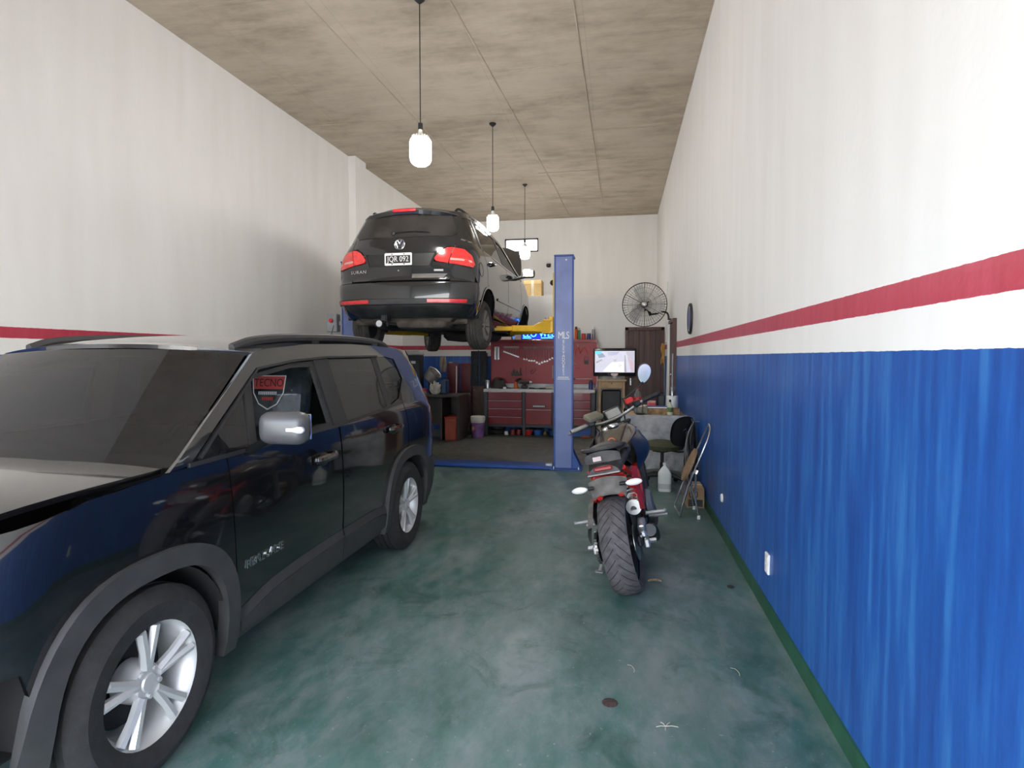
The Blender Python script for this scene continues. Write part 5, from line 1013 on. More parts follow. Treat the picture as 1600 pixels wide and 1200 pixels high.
q = P(712, 583, Y=10.85); t = thing('broom', 'broom with a pale handle leaning by the dark machine', 'broom', (q.x, 10.84, 0)); zt3 = P(714, 572, Y=10.85).z
MB().tube([(0, 0, .1), (.02, .0, zt3)], .011, 8).build('handle', mat('pale_pole', (.6, .56, .5), .5), t); MB().box((0, 0, .085), (.05, .05, .05), r=.01, taper=.7).build('head', M_BLACK, t); MB().box((0, 0, .03), (.09, .04, .06), taper=.6).build('bristles', M_DKMET, t)
# carton on the flat roof of the back room
q = P(835, 461, Y=YP+.2); t = thing('cardboard_box', 'yellowish cardboard box on top of the back room beside the wagon mirror', 'box', (q.x-.02, YP+.24, ZP)); w = P(848, 450, Y=YP+.1).x-P(820, 450, Y=YP+.1).x; h = P(835, 438, Y=YP+.1).z-ZP
MB().box((0, 0, h/2), (w, .34, h), r=.003).build('box', mat('yellow_cardboard', (.52, .36, .15), .9, var=.15), t); MB().box((0, -.171, h*.75), (w*.9, .003, .012)).build('flap_edge', M_KRAFT, t); MB().box((.0, -.172, h*.5), (.05, .002, h*.98)).build('tape', M_CREAM, t)
# ------------------------------------------------------------ motorcycle leaning on its side stand
M_MB = mat('motorcycle_black', (.014, .014, .016), .35, var=.3, scale=12, coat=.3)
M_MDUST = mat('dusty_black_plastic', (.04, .037, .036), .55, var=.6, scale=16)
M_TANKC = mat('bronze_grey_tank', (.13, .115, .095), .22, .5, var=.15, coat=.8)
M_TRED = mat('red_trellis_frame', (.55, .025, .02), .35, var=.15)
M_MUD = mat('muddy_grey_guard', (.13, .12, .11), .8, var=.35, scale=14)
M_ALU = mat('polished_aluminium', (.62, .62, .62), .28, .9, var=.1)
bike = thing('motorcycle', 'dusty black naked motorcycle with a red frame leaning on its side stand', 'motorcycle', (.095, 3.78, .0), rot=(0, R_(-13), R_(-6)))
RR, RW = .312, .175
def tyre_prof(R, Wd, n=10):
    o = [(R-.085, -Wd*.36), (R-.06, -Wd*.47)]
    for i in range(n+1):
        a = -1.15+2.3*i/n; o.append((R-.062+.062*math.cos(a)**.8, Wd/2*math.sin(a)/math.sin(1.15)))
    return o+[(R-.06, Wd*.47), (R-.085, Wd*.36)]
def bike_wheel(name, y, z, R, Wd, Rm, parent, frame=None):
    w = MB(); w.lathe([(Rm+.012, -Wd*.33), (Rm-.02, -Wd*.28), (Rm-.028, 0), (Rm-.02, Wd*.28), (Rm+.012, Wd*.33)], 40, 'X', cap=False)
    w.lathe([(.012, -Wd*.45), (.05, -Wd*.42), (.05, Wd*.42), (.012, Wd*.45)], 20, 'X')
    for k in range(5): a = k*2*PI/5+.3; w.tube([(0, .04*math.cos(a), .04*math.sin(a)), (0, Rm*.55*math.cos(a+.12), Rm*.55*math.sin(a+.12)), (0, (Rm-.02)*math.cos(a), (Rm-.02)*math.sin(a))], [.022, .016, .02], 8)
    wo = w.build(name, M_MB, parent, loc=(0, y, z))
    MB().lathe(tyre_prof(R, Wd), 56, 'X', cap=False).build('tire', mat('worn_motorcycle_tyre', (.085, .078, .08), .8, var=.35, scale=20, bump=.2), wo)
    MB().lathe([(.07, .0), (R*.36, .0), (R*.36, .005), (.07, .005)], 32, 'X', c=(Wd*.52, 0, 0)).build('brake_disc', M_STEEL, wo); return wo
rw = bike_wheel('rear_wheel', 0, RR, RR, RW, .218, bike)
tg = MB()
def tp(al, s):   # s = -1..1 across tread
    a = 1.12*s; r = RR-.062+.062*math.cos(a)**.8+.0012; return Vector((RW/2*math.sin(a)/math.sin(1.15), r*math.cos(al), r*math.sin(al)))
for k in range(30):
    for s_ in (-1, 1):
        a0 = k*2*PI/30+(.1 if s_ > 0 else 0); pts = [(a0+.30*(q/6)**.9, s_*(.06+.86*q/6)) for q in range(7)]
        for i in range(6):
            (a, u), (b_, v) = pts[i], pts[i+1]; tg.add([tp(a-.011, u), tp(a+.011, u), tp(b_+.011, v), tp(b_-.011, v)], [(0, 1, 2, 3)])
tg.build('tread_groove', mat('tread_groove_black', (.012, .012, .013), .9, var=.1), rw)['kind'] = 'stuff'
# front end turned left about the steering axis
RK = R_(25); hd = Vector((0, 1.03, .93)); ax = Vector((0, -math.sin(RK), math.cos(RK)))
TR = Matrix.Translation(hd) @ Matrix.Rotation(R_(26), 4, ax) @ Matrix.Translation(-hd)
def steer(o): o.matrix_local = TR @ o.matrix_local; return o
fy, fz = 1.385, .298
fwl = bike_wheel('front_wheel', 0, 0, .298, .115, .218, bike); fwl.matrix_local = TR @ Matrix.Translation((0, fy, fz))
dwn = Vector((0, math.sin(RK), -math.cos(RK)))
fk = MB()
for s_ in (-1, 1):
    t0 = hd+Vector((s_*.10, .03, 0))-dwn*.03; t1 = Vector((s_*.10, fy, fz)); fk.tube([t0, t0.lerp(t1, .5)], .026, 12); fk.tube([t0.lerp(t1, .45), t1], [.022, .03], 12)
steer(fk.build('front_fork', M_STEEL, bike))
cl_ = MB().box(hd+Vector((0, .02, .03)), (.26, .09, .03), rot=(-RK, 0, 0), r=.01).box(hd+Vector((0, .09, -.12)), (.26, .09, .04), rot=(-RK, 0, 0), r=.01); steer(cl_.build('triple_clamp', M_MB, bike))
fg = MB(); fg.lathe([(.31, -.06), (.325, -.035), (.328, 0), (.325, .035), (.31, .06)], 20, 'X', c=(0, fy, fz), arc=(.2, 2.5), cap=False); steer(fg.build('front_fender', M_MB, bike))
hl = MB().sphere((0, 1.22, .86), .11, 18, 10, (1, .8, 1.15)); ho = steer(hl.build('headlight', M_MB, bike)); MB().sphere((0, 1.245, .86), .095, 18, 10, (1, .8, 1.1)).build('lens', M_LENS, ho)
# handlebar with grips, levers, mirrors, clocks
hb_c = hd+Vector((0, -.02, .09))
bar = smoothpath([hb_c+Vector(p) for p in ((-.37, -.10, .06), (-.24, -.08, .055), (-.12, -.01, .02), (0, 0, .01), (.12, -.01, .02), (.24, -.08, .055), (.37, -.10, .06))], 5)
ho = steer(MB().tube(bar, .012, 8).build('handlebar', M_STEEL, bike))
for s_ in (-1, 1):
    g0, g1 = hb_c+Vector((s_*.25, -.083, .056)), hb_c+Vector((s_*.385, -.103, .061))
    MB().tube([g0, g1], [.019, .018], 10).lathe([(.02, 0), (.02, .012)], 10, 'X', c=g1).build('grip', M_STEEL if s_ < 0 else M_MB, ho)
    MB().tube(smoothpath([hb_c+Vector((s_*.2, -.05, .05)), hb_c+Vector((s_*.27, -.02, .05)), hb_c+Vector((s_*.4, -.04, .045))], 4), .006, 6, flat=1.5).build('lever', M_MB if s_ > 0 else M_STEEL, ho)
    MB().box(hb_c+Vector((s_*.205, -.07, .055)), (.06, .05, .05), r=.012).build('switch_pod', M_MB, ho)
MB().box(hb_c+Vector((.16, -.045, .10)), (.07, .05, .045), r=.01).build('fluid_reservoir', M_REDP, ho)
# left mirror folded down flat against the bar
MB().box(hb_c+Vector((-.17, -.09, .10)), (.14, .10, .045), rot=(.5, .1, .3), r=.018, seg=3).build('folded_mirror', mat('olive_mirror_back', (.16, .155, .11), .3, var=.2), ho)
ms = [hb_c+Vector(p) for p in ((.12, -.05, .05), (.115, -.06, .14), (.15, -.03, .13), (.345, .0, .185))]
mo = MB().tube(ms, .007, 8).build('mirror_stem', M_MB, ho)
mm = Matrix.Translation(hb_c+Vector((.385, .0, .25))) @ Euler((R_(8), R_(32), R_(-14))).to_matrix().to_4x4()
sh_m = []
for k in range(28):
    t_ = k*2*PI/28; r_ = 1-.16*math.sin(t_); sh_m.append((.05*math.cos(t_)*(1+.18*math.sin(t_)), .078*math.sin(t_)))
q = MB(); q.M = mm; q.prism([(a*1.07, b_*1.05) for a, b_ in sh_m], .022, 'XZ', .0); q.build('mirror_shell', M_MB, ho)
q = MB(); q.M = mm; q.prism(sh_m, .003, 'XZ', -.0035); q.build('mirror_glass', M_CHROME, ho)
ck = MB().box(hd+Vector((.02, .05, .13)), (.16, .09, .10), rot=(-.5, 0, 0), r=.025, seg=3); co = steer(ck.build('instrument_pod', M_MB, bike)); MB().box(hd+Vector((.02, .005, .145)), (.12, .01, .07), rot=(-.5, 0, 0), r=.004).build('dial', mat('grey_dial', (.3, .3, .28), .3), co)
steer(MB().tube(smoothpath([hb_c+Vector((-.15, -.02, .03)), hd+Vector((-.14, .12, .1)), hd+Vector((-.06, .1, -.1))], 5), .006, 6).tube(smoothpath([hb_c+Vector((.15, -.02, .03)), hd+Vector((.15, .12, .12)), hd+Vector((.07, .1, -.1))], 5), .006, 6).build('cable', M_MB, bike))
# tank, seat, tail
def tank(u, v):   # u along, v around (0..1 left to right over the top)
    y = .42+.53*u; w = .085+.105*math.sin(min(1, u*1.15+.08)*PI*.62); a = PI*(v*1.24-.12); top = .80+.15*math.sin(u*PI*.6+.15)-.02*u
    c_, s_ = -math.cos(a), math.sin(a); return (w*math.copysign(abs(c_)**.7, c_), y, .72+(top-.72)*(math.copysign(abs(s_)**.75, s_)))
to = MB().grid(tank, 16, 20).build('fuel_tank', M_TANKC, bike)
for s_ in (-1, 1): MB().grid(lambda u, v: tuple(Vector(tank(.04+.90*u, .5+s_*(.095+.018*v)))+Vector((0, -.001, .003))), 12, 1).build('tank_stripe', M_MB, to)
for s_, mm_ in ((-1, M_MB), (1, mat('dark_navy_shroud', (.012, .018, .04), .35, coat=.4))):
    MB().grid(lambda u, v: (s_*(.13+.11*math.sin(u*PI*.9+.2)*math.sin(v*PI*.8+.3)), .48+.46*u, .60+.24*v+.05*u), 12, 8).build('tank_shroud', mm_, bike)
em = MB(); c0 = Vector(tank(.10, .5)); em.tube([c0+Vector((.028*math.cos(t*PI/8), -.012, .028*math.sin(t*PI/8)-.01)) for t in range(16)], .005, 5, closed=True); em.box(c0+Vector((0, -.012, -.01)), (.04, .006, .008)); em.v = [(x, y-.012, z) for x, y, z in em.v]; em.build('tank_emblem', M_ORANGE, to)
MB().lathe([(.045, .0), (.045, .012), (.035, .02), (.001, .022)], 20, c=(0, .70, .925)).build('fuel_cap', M_ALU, to)
def seat(u, v):
    y = .16+.38*u; w = .15-.04*u; x = (v-.5)*2; return (x*w, y, .775-.035*math.sin(u*PI)+.035*(1-x*x)-.05*abs(x)**4)
MB().grid(seat, 12, 12).build('rider_seat', M_MB, bike)
def pil(u, v):
    y = -.30+.30*u; x = (v-.5)*2; w = .115+.03*u; return (x*w, y, .845+.03*u*(1-u)*2-.03*u+.025*(1-x*x)-.03*abs(x)**4)
po_ = MB().grid(pil, 10, 12).grid(lambda u, v: ((v-.5)*2*.115, -.30+.01*(1-(2*v-1)**2)*-1, .815+.0*u-.05*(1-u)+(.0+.025*(1-(2*v-1)**2))*u), 3, 12).build('passenger_seat', M_MDUST, bike)
MB().tube(smoothpath([(-.12, -.02, .83), (-.135, -.18, .845), (-.10, -.315, .855), (0, -.345, .86), (.10, -.315, .855), (.135, -.18, .845), (.12, -.02, .83)], 5), .013, 8).build('grab_rail', M_MDUST, bike)
MB().box((-.03, -.33, .795), (.055, .006, .03), r=.002).build('paper_tag', mat('pink_white_tag', (.62, .5, .48), .6, var=.2), bike)
def tail(u, v):
    y = -.36+.42*u; w = .10+.05*u; a = PI*(v*1.1-.05); c_, s_ = -math.cos(a), math.sin(a); return (w*c_, y, .70+.08*u+(.055+.02*u)*s_)
tl = MB().grid(tail, 10, 14).grid(lambda u, v: (-math.cos(PI*v)*.10*u, -.362, .70+.055*math.sin(PI*v)*u), 3, 14).build('tail_cowl', M_MDUST, bike)
MB().box((-.0, -.366, .735), (.12, .02, .028), r=.008).build('tail_light', mat('dark_red_lens', (.28, .02, .025), .25, coat=.5), tl)
MB().box((0, -.372, .703), (.21, .012, .012), r=.004).build('cowl_edge', M_GREYM, tl)
# short rear fender with worn underside
def rf(u, v): x = (v-.5)*2; return (x*(.125-.02*u), -.34-.05*u+.03*x*x, .68-.10*u-.03*x*x)
fo = MB().grid(rf, 6, 12).grid(lambda u, v: tuple(Vector(rf(u, v))+Vector((0, .02, -.012))), 6, 12).build('rear_fender', M_MUD, bike)
for s_ in (-1, 1):
    a = Vector((s_*.085, -.37, .625)); MB().tube([a, a+Vector((s_*.035, -.01, 0))], .012, 8).build('indicator_stalk', M_MB, fo)
    k_ = MB(); k_.M = Matrix.Translation(a+Vector((s_*.088, -.012, .0))); k_.sphere((0, 0, 0), .03, 14, 8, (1.75, .7, .72)); k_.build('turn_signal', mat('milky_lens', (.82, .80, .76), .3, var=.05), fo)
MB().lathe([(RR+.018, -.085), (RR+.026, -.05), (RR+.028, 0), (RR+.026, .05), (RR+.018, .085)], 16, 'X', c=(0, 0, RR), arc=(.35, 1.75), cap=False).build('tire_hugger', M_MB, bike)
# frame, swingarm, shock, engine, exhaust
tf = MB()
for s_ in (-1, 1):
    for a, b_ in (((s_*.06, 1.0, .88), (s_*.15, .42, .62)), ((s_*.06, 1.02, .74), (s_*.15, .42, .62)), ((s_*.15, .42, .62), (s_*.14, .32, .40)), ((s_*.10, .78, .70), (s_*.11, .70, .80)), ((s_*.15, .42, .62), (s_*.11, .04, .79)), ((s_*.14, .35, .46), (s_*.10, .05, .73)), ((s_*.13, .20, .68), (s_*.135, .12, .58))): tf.tube([a, b_], .016, 8)
tf.tube([(-.10, .06, .745), (.10, .06, .745)], .014, 8).tube([(-.085, .0, .71), (-.06, -.075, .635)], .02, 6).tube([(.05, .0, .71), (.08, -.075, .64)], .02, 6).build('trellis_frame', M_TRED, bike)
MB().grid(lambda u, v: (.165+.02*math.sin(u*PI), -.02+.20*u, .52+.28*v-.05*u), 6, 4).build('side_panel', M_TRED, bike)
sa = MB()
for s_ in (-1, 1): sa.box((s_*.125, .18, .345), (.035, .52, .07), rot=(.06, 0, 0), r=.012); 
sa.box((0, .40, .38), (.26, .06, .10), r=.015).build('swingarm', M_MB, bike)
for s_ in (-1, 1): 
    MB().box((s_*.165, -.03, RR), (.03, .07, .055), r=.006).build('chain_adjuster', M_ALU, bike); MB().lathe([(.001, s_*.22), (.016, s_*.22), (.016, s_*.17)], 6, 'X', c=(0, 0, RR)).build('axle_nut', M_ALU, bike)
so2 = MB().tube([(.10, .28, .74), (.115, .06, .50)], .022, 10); so2.build('shock_absorber', M_ALU, bike)
sp_ = MB(); p0, p1 = Vector((.10, .26, .72)), Vector((.114, .10, .545))
sp_.tube([p0.lerp(p1, k/60)+Vector((.042*math.cos(k*.85), .0, .042*math.sin(k*.85))) for k in range(61)], .008, 6).lathe([(.05, -.012), (.05, .012)], 18, 'Y', c=(.116, .07, .52)).build('shock_spring', M_ALU, bike)
MB().box((.145, .03, .40), (.05, .10, .08), rot=(.4, 0, 0), r=.016, seg=3).box((.15, .005, .36), (.04, .05, .05), r=.012).build('brake_caliper', M_ALU, bike)
gd = MB(); gd.grid(lambda u, v: (-.172-.012*math.sin(v*PI), -.10+.42*u, .46+.06*math.sin(u*PI)-.10*v+.12*u), 10, 3); gd.grid(lambda u, v: (-.14-.035*v, -.10+.42*u, .47+.06*math.sin(u*PI)+.12*u-.01*v), 10, 2).build('chain_guard', M_MUD, bike)
# drive chain on the left
ch = MB(); N_ = 74
def chp(t):
    L1 = .47; per = 2*L1+PI*.10+PI*.045; d = t*per
    if d < L1: return Vector((-.148, .0+d, RR+.10-(.055*d/L1)-(0))) 
    d -= L1
    if d < PI*.045: a = d/.045; return Vector((-.148, .47+.045*math.sin(a), RR+.045*math.cos(a)))
    d -= PI*.045
    if d < L1: return Vector((-.148, .47-d, RR-.045-.055*d/L1))
    d -= L1; a = d/.10; return Vector((-.148, -.10*math.sin(a), RR-.10*math.cos(a)))
for k in range(N_):
    p_, q_ = chp(k/N_), chp(((k+.8) % N_)/N_); an = math.atan2(q_.z-p_.z, q_.y-p_.y); ch.box((p_+q_)/2, (.014 if k % 2 else .02, (q_-p_).length*1.1, .011), rot=(an, 0, 0))
ch.build('drive_chain', mat('oily_chain', (.22, .21, .2), .35, .9, var=.3, scale=60), bike)
MB().lathe([(.04, -.004), (.098, -.004), (.105, 0), (.098, .004), (.04, .004)], 36, 'X', c=(-.148, 0, RR)).build('sprocket', M_DKMET, bike)
MB().box((0, .68, .42), (.30, .42, .34), r=.05, seg=3).box((0, .80, .64), (.24, .22, .16), r=.03).build('engine', M_DKMET, bike)
for s_ in (-1, 1): MB().lathe([(.001, s_*.03), (.09, s_*.025), (.11, 0), (.11, -s_*.03)], 20, 'X', c=(s_*.16, .62, .40)).build('engine_cover', M_GREYM, bike)
MB().box((0, 1.0, .58), (.30, .05, .26), rot=(-.2, 0, 0), r=.01).build('radiator', M_BLACK, bike)
MB().tube(smoothpath([(.08, .98, .40), (.12, .9, .22), (.15, .6, .18), (.17, .35, .24)], 5), .022, 8).tube([(.17, .35, .24), (.185, .10, .34), (.19, .02, .37)], [.045, .055, .04], 12).build('exhaust', M_DKMET, bike)
# pegs, brackets, pedals, stand
for s_ in (-1, 1):
    MB().box((s_*.165, .16, .50), (.02, .10, .14), rot=(.5, 0, 0), r=.006).tube([(s_*.15, .3, .58), (s_*.17, .16, .47)], .012, 6).build('peg_bracket', M_DKMET, bike)
    MB().tube([(s_*.17, .15, .45), (s_*.30, .12, .455)], [.015, .011], 8).sphere((s_*.30, .12, .46), .012, 8, 6).build('passenger_peg', M_GREYM, bike)
    MB().tube([(s_*.16, .42, .36), (s_*.29, .41, .36)], [.014, .012], 8).build('rider_peg', M_GREYM, bike)
    MB().tube([(s_*.17, .44, .33), (s_*.18, .58, .31), (s_*.24, .60, .31)], .007, 6).build('pedal', M_DKMET, bike)
MB().tube(smoothpath([(-.13, .40, .30), (-.19, .33, .18), (-.238, .28, .068)], 4), .012, 8).box((-.242, .28, .062), (.06, .045, .012), rot=(0, .23, 0), r=.004).build('side_stand', M_GREYM, bike)

for ch in bike.children:
    k = ch.name.split('.')[0]
    if k in ('passenger_seat', 'grab_rail', 'paper_tag', 'tail_cowl', 'rear_fender'): ch.location = (0, .285, .085)
    if k == 'fuel_tank': ch.location = (0, .10, .065)
    if k == 'tank_shroud': ch.location = (0, .06, .055)
    if k == 'rider_seat': ch.location = (0, .03, .05)
# ------------------------------------------------------------ cloth-covered table with its clutter
TY, TX0, TX1 = 7.7, .03, .845; tzt = P(1020, 650, Y=TY).z
tb = thing('work_table', 'work table under a grey dust sheet against the blue wall', 'table', ((TX0+TX1)/2, TY, 0)); tw = TX1-TX0
MB().box((0, .36, tzt-.014), (tw, .72, .026), r=.003).build('tabletop', M_PINE, tb)
for sx in (-1, 1):
    for yy in (.05, .66): MB().box((sx*(tw/2-.04), yy, (tzt-.027)/2), (.05, .05, tzt-.027)).build('leg', M_PINE, tb)
M_SHEET, n, b = nodes('grey_dust_sheet')
tc = nd(n, 'ShaderNodeTexCoord'); n1 = nd(n, 'ShaderNodeTexNoise', i_Scale=6., i_Detail=8, i_Roughness=.65); n.links.new(tc.outputs['Object'], n1.inputs['Vector'])
n.links.new(ramp(n, n1.outputs['Fac'], [(.3, (.20, .20, .20)), (.5, (.36, .36, .365)), (.72, (.50, .50, .50))]), b.inputs['Base Color']); b.inputs['Roughness'].default_value = .7
bp = nd(n, 'ShaderNodeBump', i_Strength=.7, i_Distance=.03); n.links.new(n1.outputs['Fac'], bp.inputs['Height']); n.links.new(bp.outputs[0], b.inputs['Normal'])
ds = thing('dust_sheet', 'crumpled grey plastic sheet draped over the front of the work table', 'sheet', ((TX0+TX1)/2, TY, tzt))
random.seed(11); ph = [random.uniform(0, 6) for _ in range(8)]
def sheet(u, v):
    x = (u-.5)*(tw+.02); k = sum(math.sin(x*(9+5*i)+ph[i]+v*(2+i)) for i in range(5))*.006
    if v < .18: return (x, .12-.13*v/.18, .006+.002*math.sin(x*30))
    t_ = (v-.18)/.82; return (x, -.018-abs(k)*1.4*t_-.02*t_, .004-(tzt-.05-.03*math.sin(x*7+1))*t_)
MB().grid(sheet, 40, 24).build('sheet', M_SHEET, ds)
def tp_(px, d): return P(px, 640, Y=TY+d).x
t = thing('soda_bottle', 'clear cola bottle with a red label on the work table', 'bottle', (tp_(996, .38), TY+.38, tzt)); hb_ = .345
M_PET = mat('clear_pet', (.75, .8, .8), .05, var=0, trans=.9, ior=1.2)
MB().lathe([(.001, .002), (.045, .002), (.052, .02), (.05, .09), (.052, .20), (.046, .25), (.02, .31), (.014, .32), (.014, .335), (.001, .335)], 24).build('bottle', M_PET, t); MB().lathe([(.0545, .12), (.0545, .215)], 24, cap=False).build('label', M_REDP, t); MB().lathe([(.017, .318), (.017, hb_), (.001, hb_+.001)], 14).build('cap', M_REDP, t)
wt = tp_(1050, .48); t = thing('white_canister', 'white cylindrical canister at the wall end of the work table', 'canister', (wt, TY+.48, tzt)); MB().lathe([(.001, .002), (.075, .002), (.078, .01), (.078, .225), (.07, .23), (.001, .23)], 24).build('canister', M_WHITE, t); MB().lathe([(.022, .23), (.022, .29), (.018, .30)], 14).build('spout', M_STEEL, t); MB().lathe([(.03, .30), (.03, .345), (.016, .36), (.014, .42), (.012, .80), (.001, .80)], 12).build('pump_rod', M_GREYM, t)
t = thing('spray_bottle', 'cream and green detergent bottle at the front edge of the work table', 'bottle', (tp_(1047, .06), TY+.075, tzt+.009)); MB().lathe([(.001, .002), (.034, .002), (.037, .012), (.037, .10), (.03, .13), (.014, .15), (.012, .17)], 20).build('bottle', mat('cream_bottle', (.6, .6, .42), .35, var=.1), t); MB().lathe([(.0378, .04), (.0378, .10)], 20, cap=False).build('label', mat('green_print', (.12, .2, .07), .5, var=.6, scale=50), t); MB().lathe([(.014, .168), (.014, .195), (.008, .2)], 12).build('cap', M_DKMET, t)
t = thing('wooden_tray', 'shallow wooden tray box on the work table', 'tray', (tp_(1036, .28), TY+.27, tzt)); w_ = .40; q = MB()
q.box((0, 0, .006), (w_, .20, .012)); 
for s_ in (-1, 1): q.box((0, s_*.095, .04), (w_, .014, .08)); q.box((s_*(w_/2-.007), 0, .04), (.014, .19, .08))
q.build('box', mat('worn_wood', (.28, .17, .08), .7, var=.5, scale=18), t)
t = thing('blue_pad', 'flat blue folder lying across the wooden tray', 'folder', (tp_(1027, .28), TY+.27, tzt+.0815)); MB().box((0, 0, .012), (.30, .18, .024), r=.008).build('folder', mat('navy_folder', (.05, .08, .26), .5), t); MB().box((0, -.091, .012), (.28, .003, .012)).build('pages', M_WHITE, t)
for k, (px, d, h_, lb) in enumerate(((1001, .20, .12, 'dusty glass jar beside the soda bottle'), (1008, .16, .13, 'dusty glass jar beside the wooden tray'))):
    t = thing('glass_jar', lb, 'jar', (tp_(px, d), TY+d, tzt)); MB().lathe([(.001, .002), (.028, .002), (.03, .01), (.03, h_*.8), (.022, h_*.88)], 18).build('jar', mat('dusty_glass', (.4, .38, .3), .2, var=.3, trans=.5), t); MB().lathe([(.026, h_*.85), (.026, h_), (.001, h_)], 16).build('lid', M_CREAM, t)
t = thing('oil_dish', 'flat dark dish at the front edge of the work table', 'dish', (tp_(1001, .07), TY+.075, tzt+.009)); MB().lathe([(.001, .002), (.05, .002), (.07, .014), (.073, .014), (.052, 0), (.001, 0)], 22).build('dish', M_DKMET, t); MB().lathe([(.071, .012), (.076, .014), (.071, .016)], 22, cap=False).build('rim', M_BLACK, t)
t = thing('carton', 'small red and white carton behind the blue folder', 'box', (tp_(1018, .5), TY+.5, tzt)); MB().box((0, 0, .08), (.11, .08, .16), r=.004).build('box', mat('pinkish_carton', (.55, .3, .28), .6, var=.4, scale=30), t); MB().box((0, -.041, .11), (.10, .002, .05)).build('label', M_REDP, t)
t = thing('black_case', 'black case standing behind the blue folder next to the canister', 'case', (tp_(1033, .52), TY+.56, tzt)); MB().box((0, 0, .12), (.10, .12, .24), r=.015).build('case', M_BLACK, t); MB().tube([(-.03, 0, .24), (-.03, 0, .27), (.03, 0, .27), (.03, 0, .24)], .008, 6).build('handle', M_DKMET, t)
# ------------------------------------------------------------ office chair
M_OLIVE = mat('olive_seat_fabric', (.055, .06, .028), .85, var=.25, scale=40)
cx, cy = .50, 7.06
oc = thing('office_chair', 'olive and black swivel chair in front of the draped table', 'chair', (cx, cy, 0), rz=R_(-38))
def cush(u, v):
    a = 2*PI*u; r = v; e = .62; c_, s_ = math.cos(a), math.sin(a); return (.24*r*math.copysign(abs(c_)**e, c_), .22*r*math.copysign(abs(s_)**e, s_), .50+.03*(1-r**4)-.02*r*r)
MB().grid(cush, 28, 6).grid(lambda u, v: (lambda p: (p[0]*(1-.1*v), p[1]*(1-.1*v), p[2]-.05*v))(cush(u, 1)), 28, 2).build('seat', M_OLIVE, oc)
MB().box((0, 0, .44), (.34, .30, .02), r=.008).box((0, 0, .42), (.16, .18, .05), r=.01).build('seat_plate', M_BLACK, oc)
bk_ = MB(); bk_.M = Matrix.Translation((.27, .0, .66)) @ Euler((0, R_(8), 0)).to_matrix().to_4x4()
bk_.grid(lambda u, v: (lambda a, r: (.03*(1-r**4)*(-1)-.03*(r*math.cos(a))**2, .20*r*math.copysign(abs(math.cos(a))**.7, math.cos(a)), .17*r*math.copysign(abs(math.sin(a))**.7, math.sin(a))))(2*PI*u, v), 28, 6); bk_.grid(lambda u, v: (lambda a, r: (.03-.03*(r*math.cos(a))**2, .20*r*math.copysign(abs(math.cos(a))**.7, math.cos(a)), .17*r*math.copysign(abs(math.sin(a))**.7, math.sin(a))))(2*PI*u, v), 28, 6)
bk_.build('backrest', mat('black_seat_fabric', (.012, .012, .012), .9, var=.2), oc)
MB().tube(smoothpath([(.08, 0, .42), (.26, 0, .42), (.325, 0, .48), (.32, 0, .66)], 5), .016, 8, flat=.6).build('back_bar', M_BLACK, oc); MB().tube([(.33, 0, .66), (.345, -.06, .70), (.345, -.10, .68)], .006, 6).build('adjust_lever', M_STEEL, oc)
MB().lathe([(.026, .10), (.026, .26), (.02, .27), (.02, .42)], 14).build('gas_column', M_DKMET, oc)
for k in range(5):
    a = k*2*PI/5+.3; c_, s_ = math.cos(a), math.sin(a); lo = MB().tube([(0, 0, .13), (.14*c_, .14*s_, .12), (.28*c_, .28*s_, .075)], [.03, .024, .016], 8).build('base_leg', M_BLACK, oc)
    MB().lathe([(.001, -.02), (.026, -.018), (.028, 0), (.026, .018), (.001, .02)], 14, 'X', c=(.285*c_, .285*s_, .029)).build('caster', M_BLACK, lo)
# ------------------------------------------------------------ folding chair leaning on the wall
M_TUBE = mat('chair_chrome_tube', (.60, .60, .60), .25, .9, var=.1)
fcx = thing('folding_chair', 'folded chrome tube chair with a brown seat leaning on the blue wall', 'chair', (.66, 5.8, 0)); o_ = Vector((.66, 5.8, 0))
def fp(*pts): return [Vector(p)-o_ for p in pts]
loop = smoothpath(fp((.556, 5.97, .06), (.64, 5.965, .30), (.74, 5.955, .56), (.815, 5.93, .75), (.838, 5.88, .84), (.843, 5.80, .862), (.838, 5.72, .84), (.815, 5.67, .75), (.74, 5.645, .56), (.64, 5.635, .30), (.575, 5.63, .06)), 5)
MB().tube(loop+fp((.566, 5.63, .022), (.572, 5.66, .012), (.556, 5.94, .012), (.552, 5.97, .03)), .0105, 8, closed=True).build('main_frame', M_TUBE, fcx)
MB().tube(fp((.735, 5.62, .015), (.70, 5.622, .20), (.705, 5.63, .42)), .0095, 8).build('rear_leg', M_TUBE, fcx); MB().tube(fp((.735, 5.975, .015), (.70, 5.975, .20), (.705, 5.97, .42)), .0095, 8).build('rear_leg', M_TUBE, fcx); MB().tube(fp((.70, 5.622, .22), (.70, 5.975, .22)), .008, 8).build('cross_bar', M_TUBE, fcx)
for yy in (5.62, 5.975): MB().lathe([(.014, 0), (.014, .03), (.010, .034)], 10, c=Vector((.735, yy, .0))-o_).build('rubber_foot', M_WHITE, fcx)
sm = MB(); sm.M = Matrix.Translation(Vector((.672, 5.80, .47))-o_) @ Euler((0, R_(22), 0)).to_matrix().to_4x4()
so3 = MB(); so3.M = sm.M; so3.prism([(.14*math.cos(t*PI/16), .165*math.sin(t*PI/16)) for t in range(32)], .022, 'YZ', -.02); so3.build('seat', mat('brown_vinyl_seat', (.30, .19, .10), .6, var=.15), fcx)
bb = MB(); bb.M = Matrix.Translation(Vector((.625, 5.80, .255))-o_) @ Euler((0, R_(20), 0)).to_matrix().to_4x4(); bb.box((0, 0, 0), (.012, .27, .13), r=.005); bb.build('back_panel', mat('grey_back_panel', (.10, .10, .10), .6), fcx)
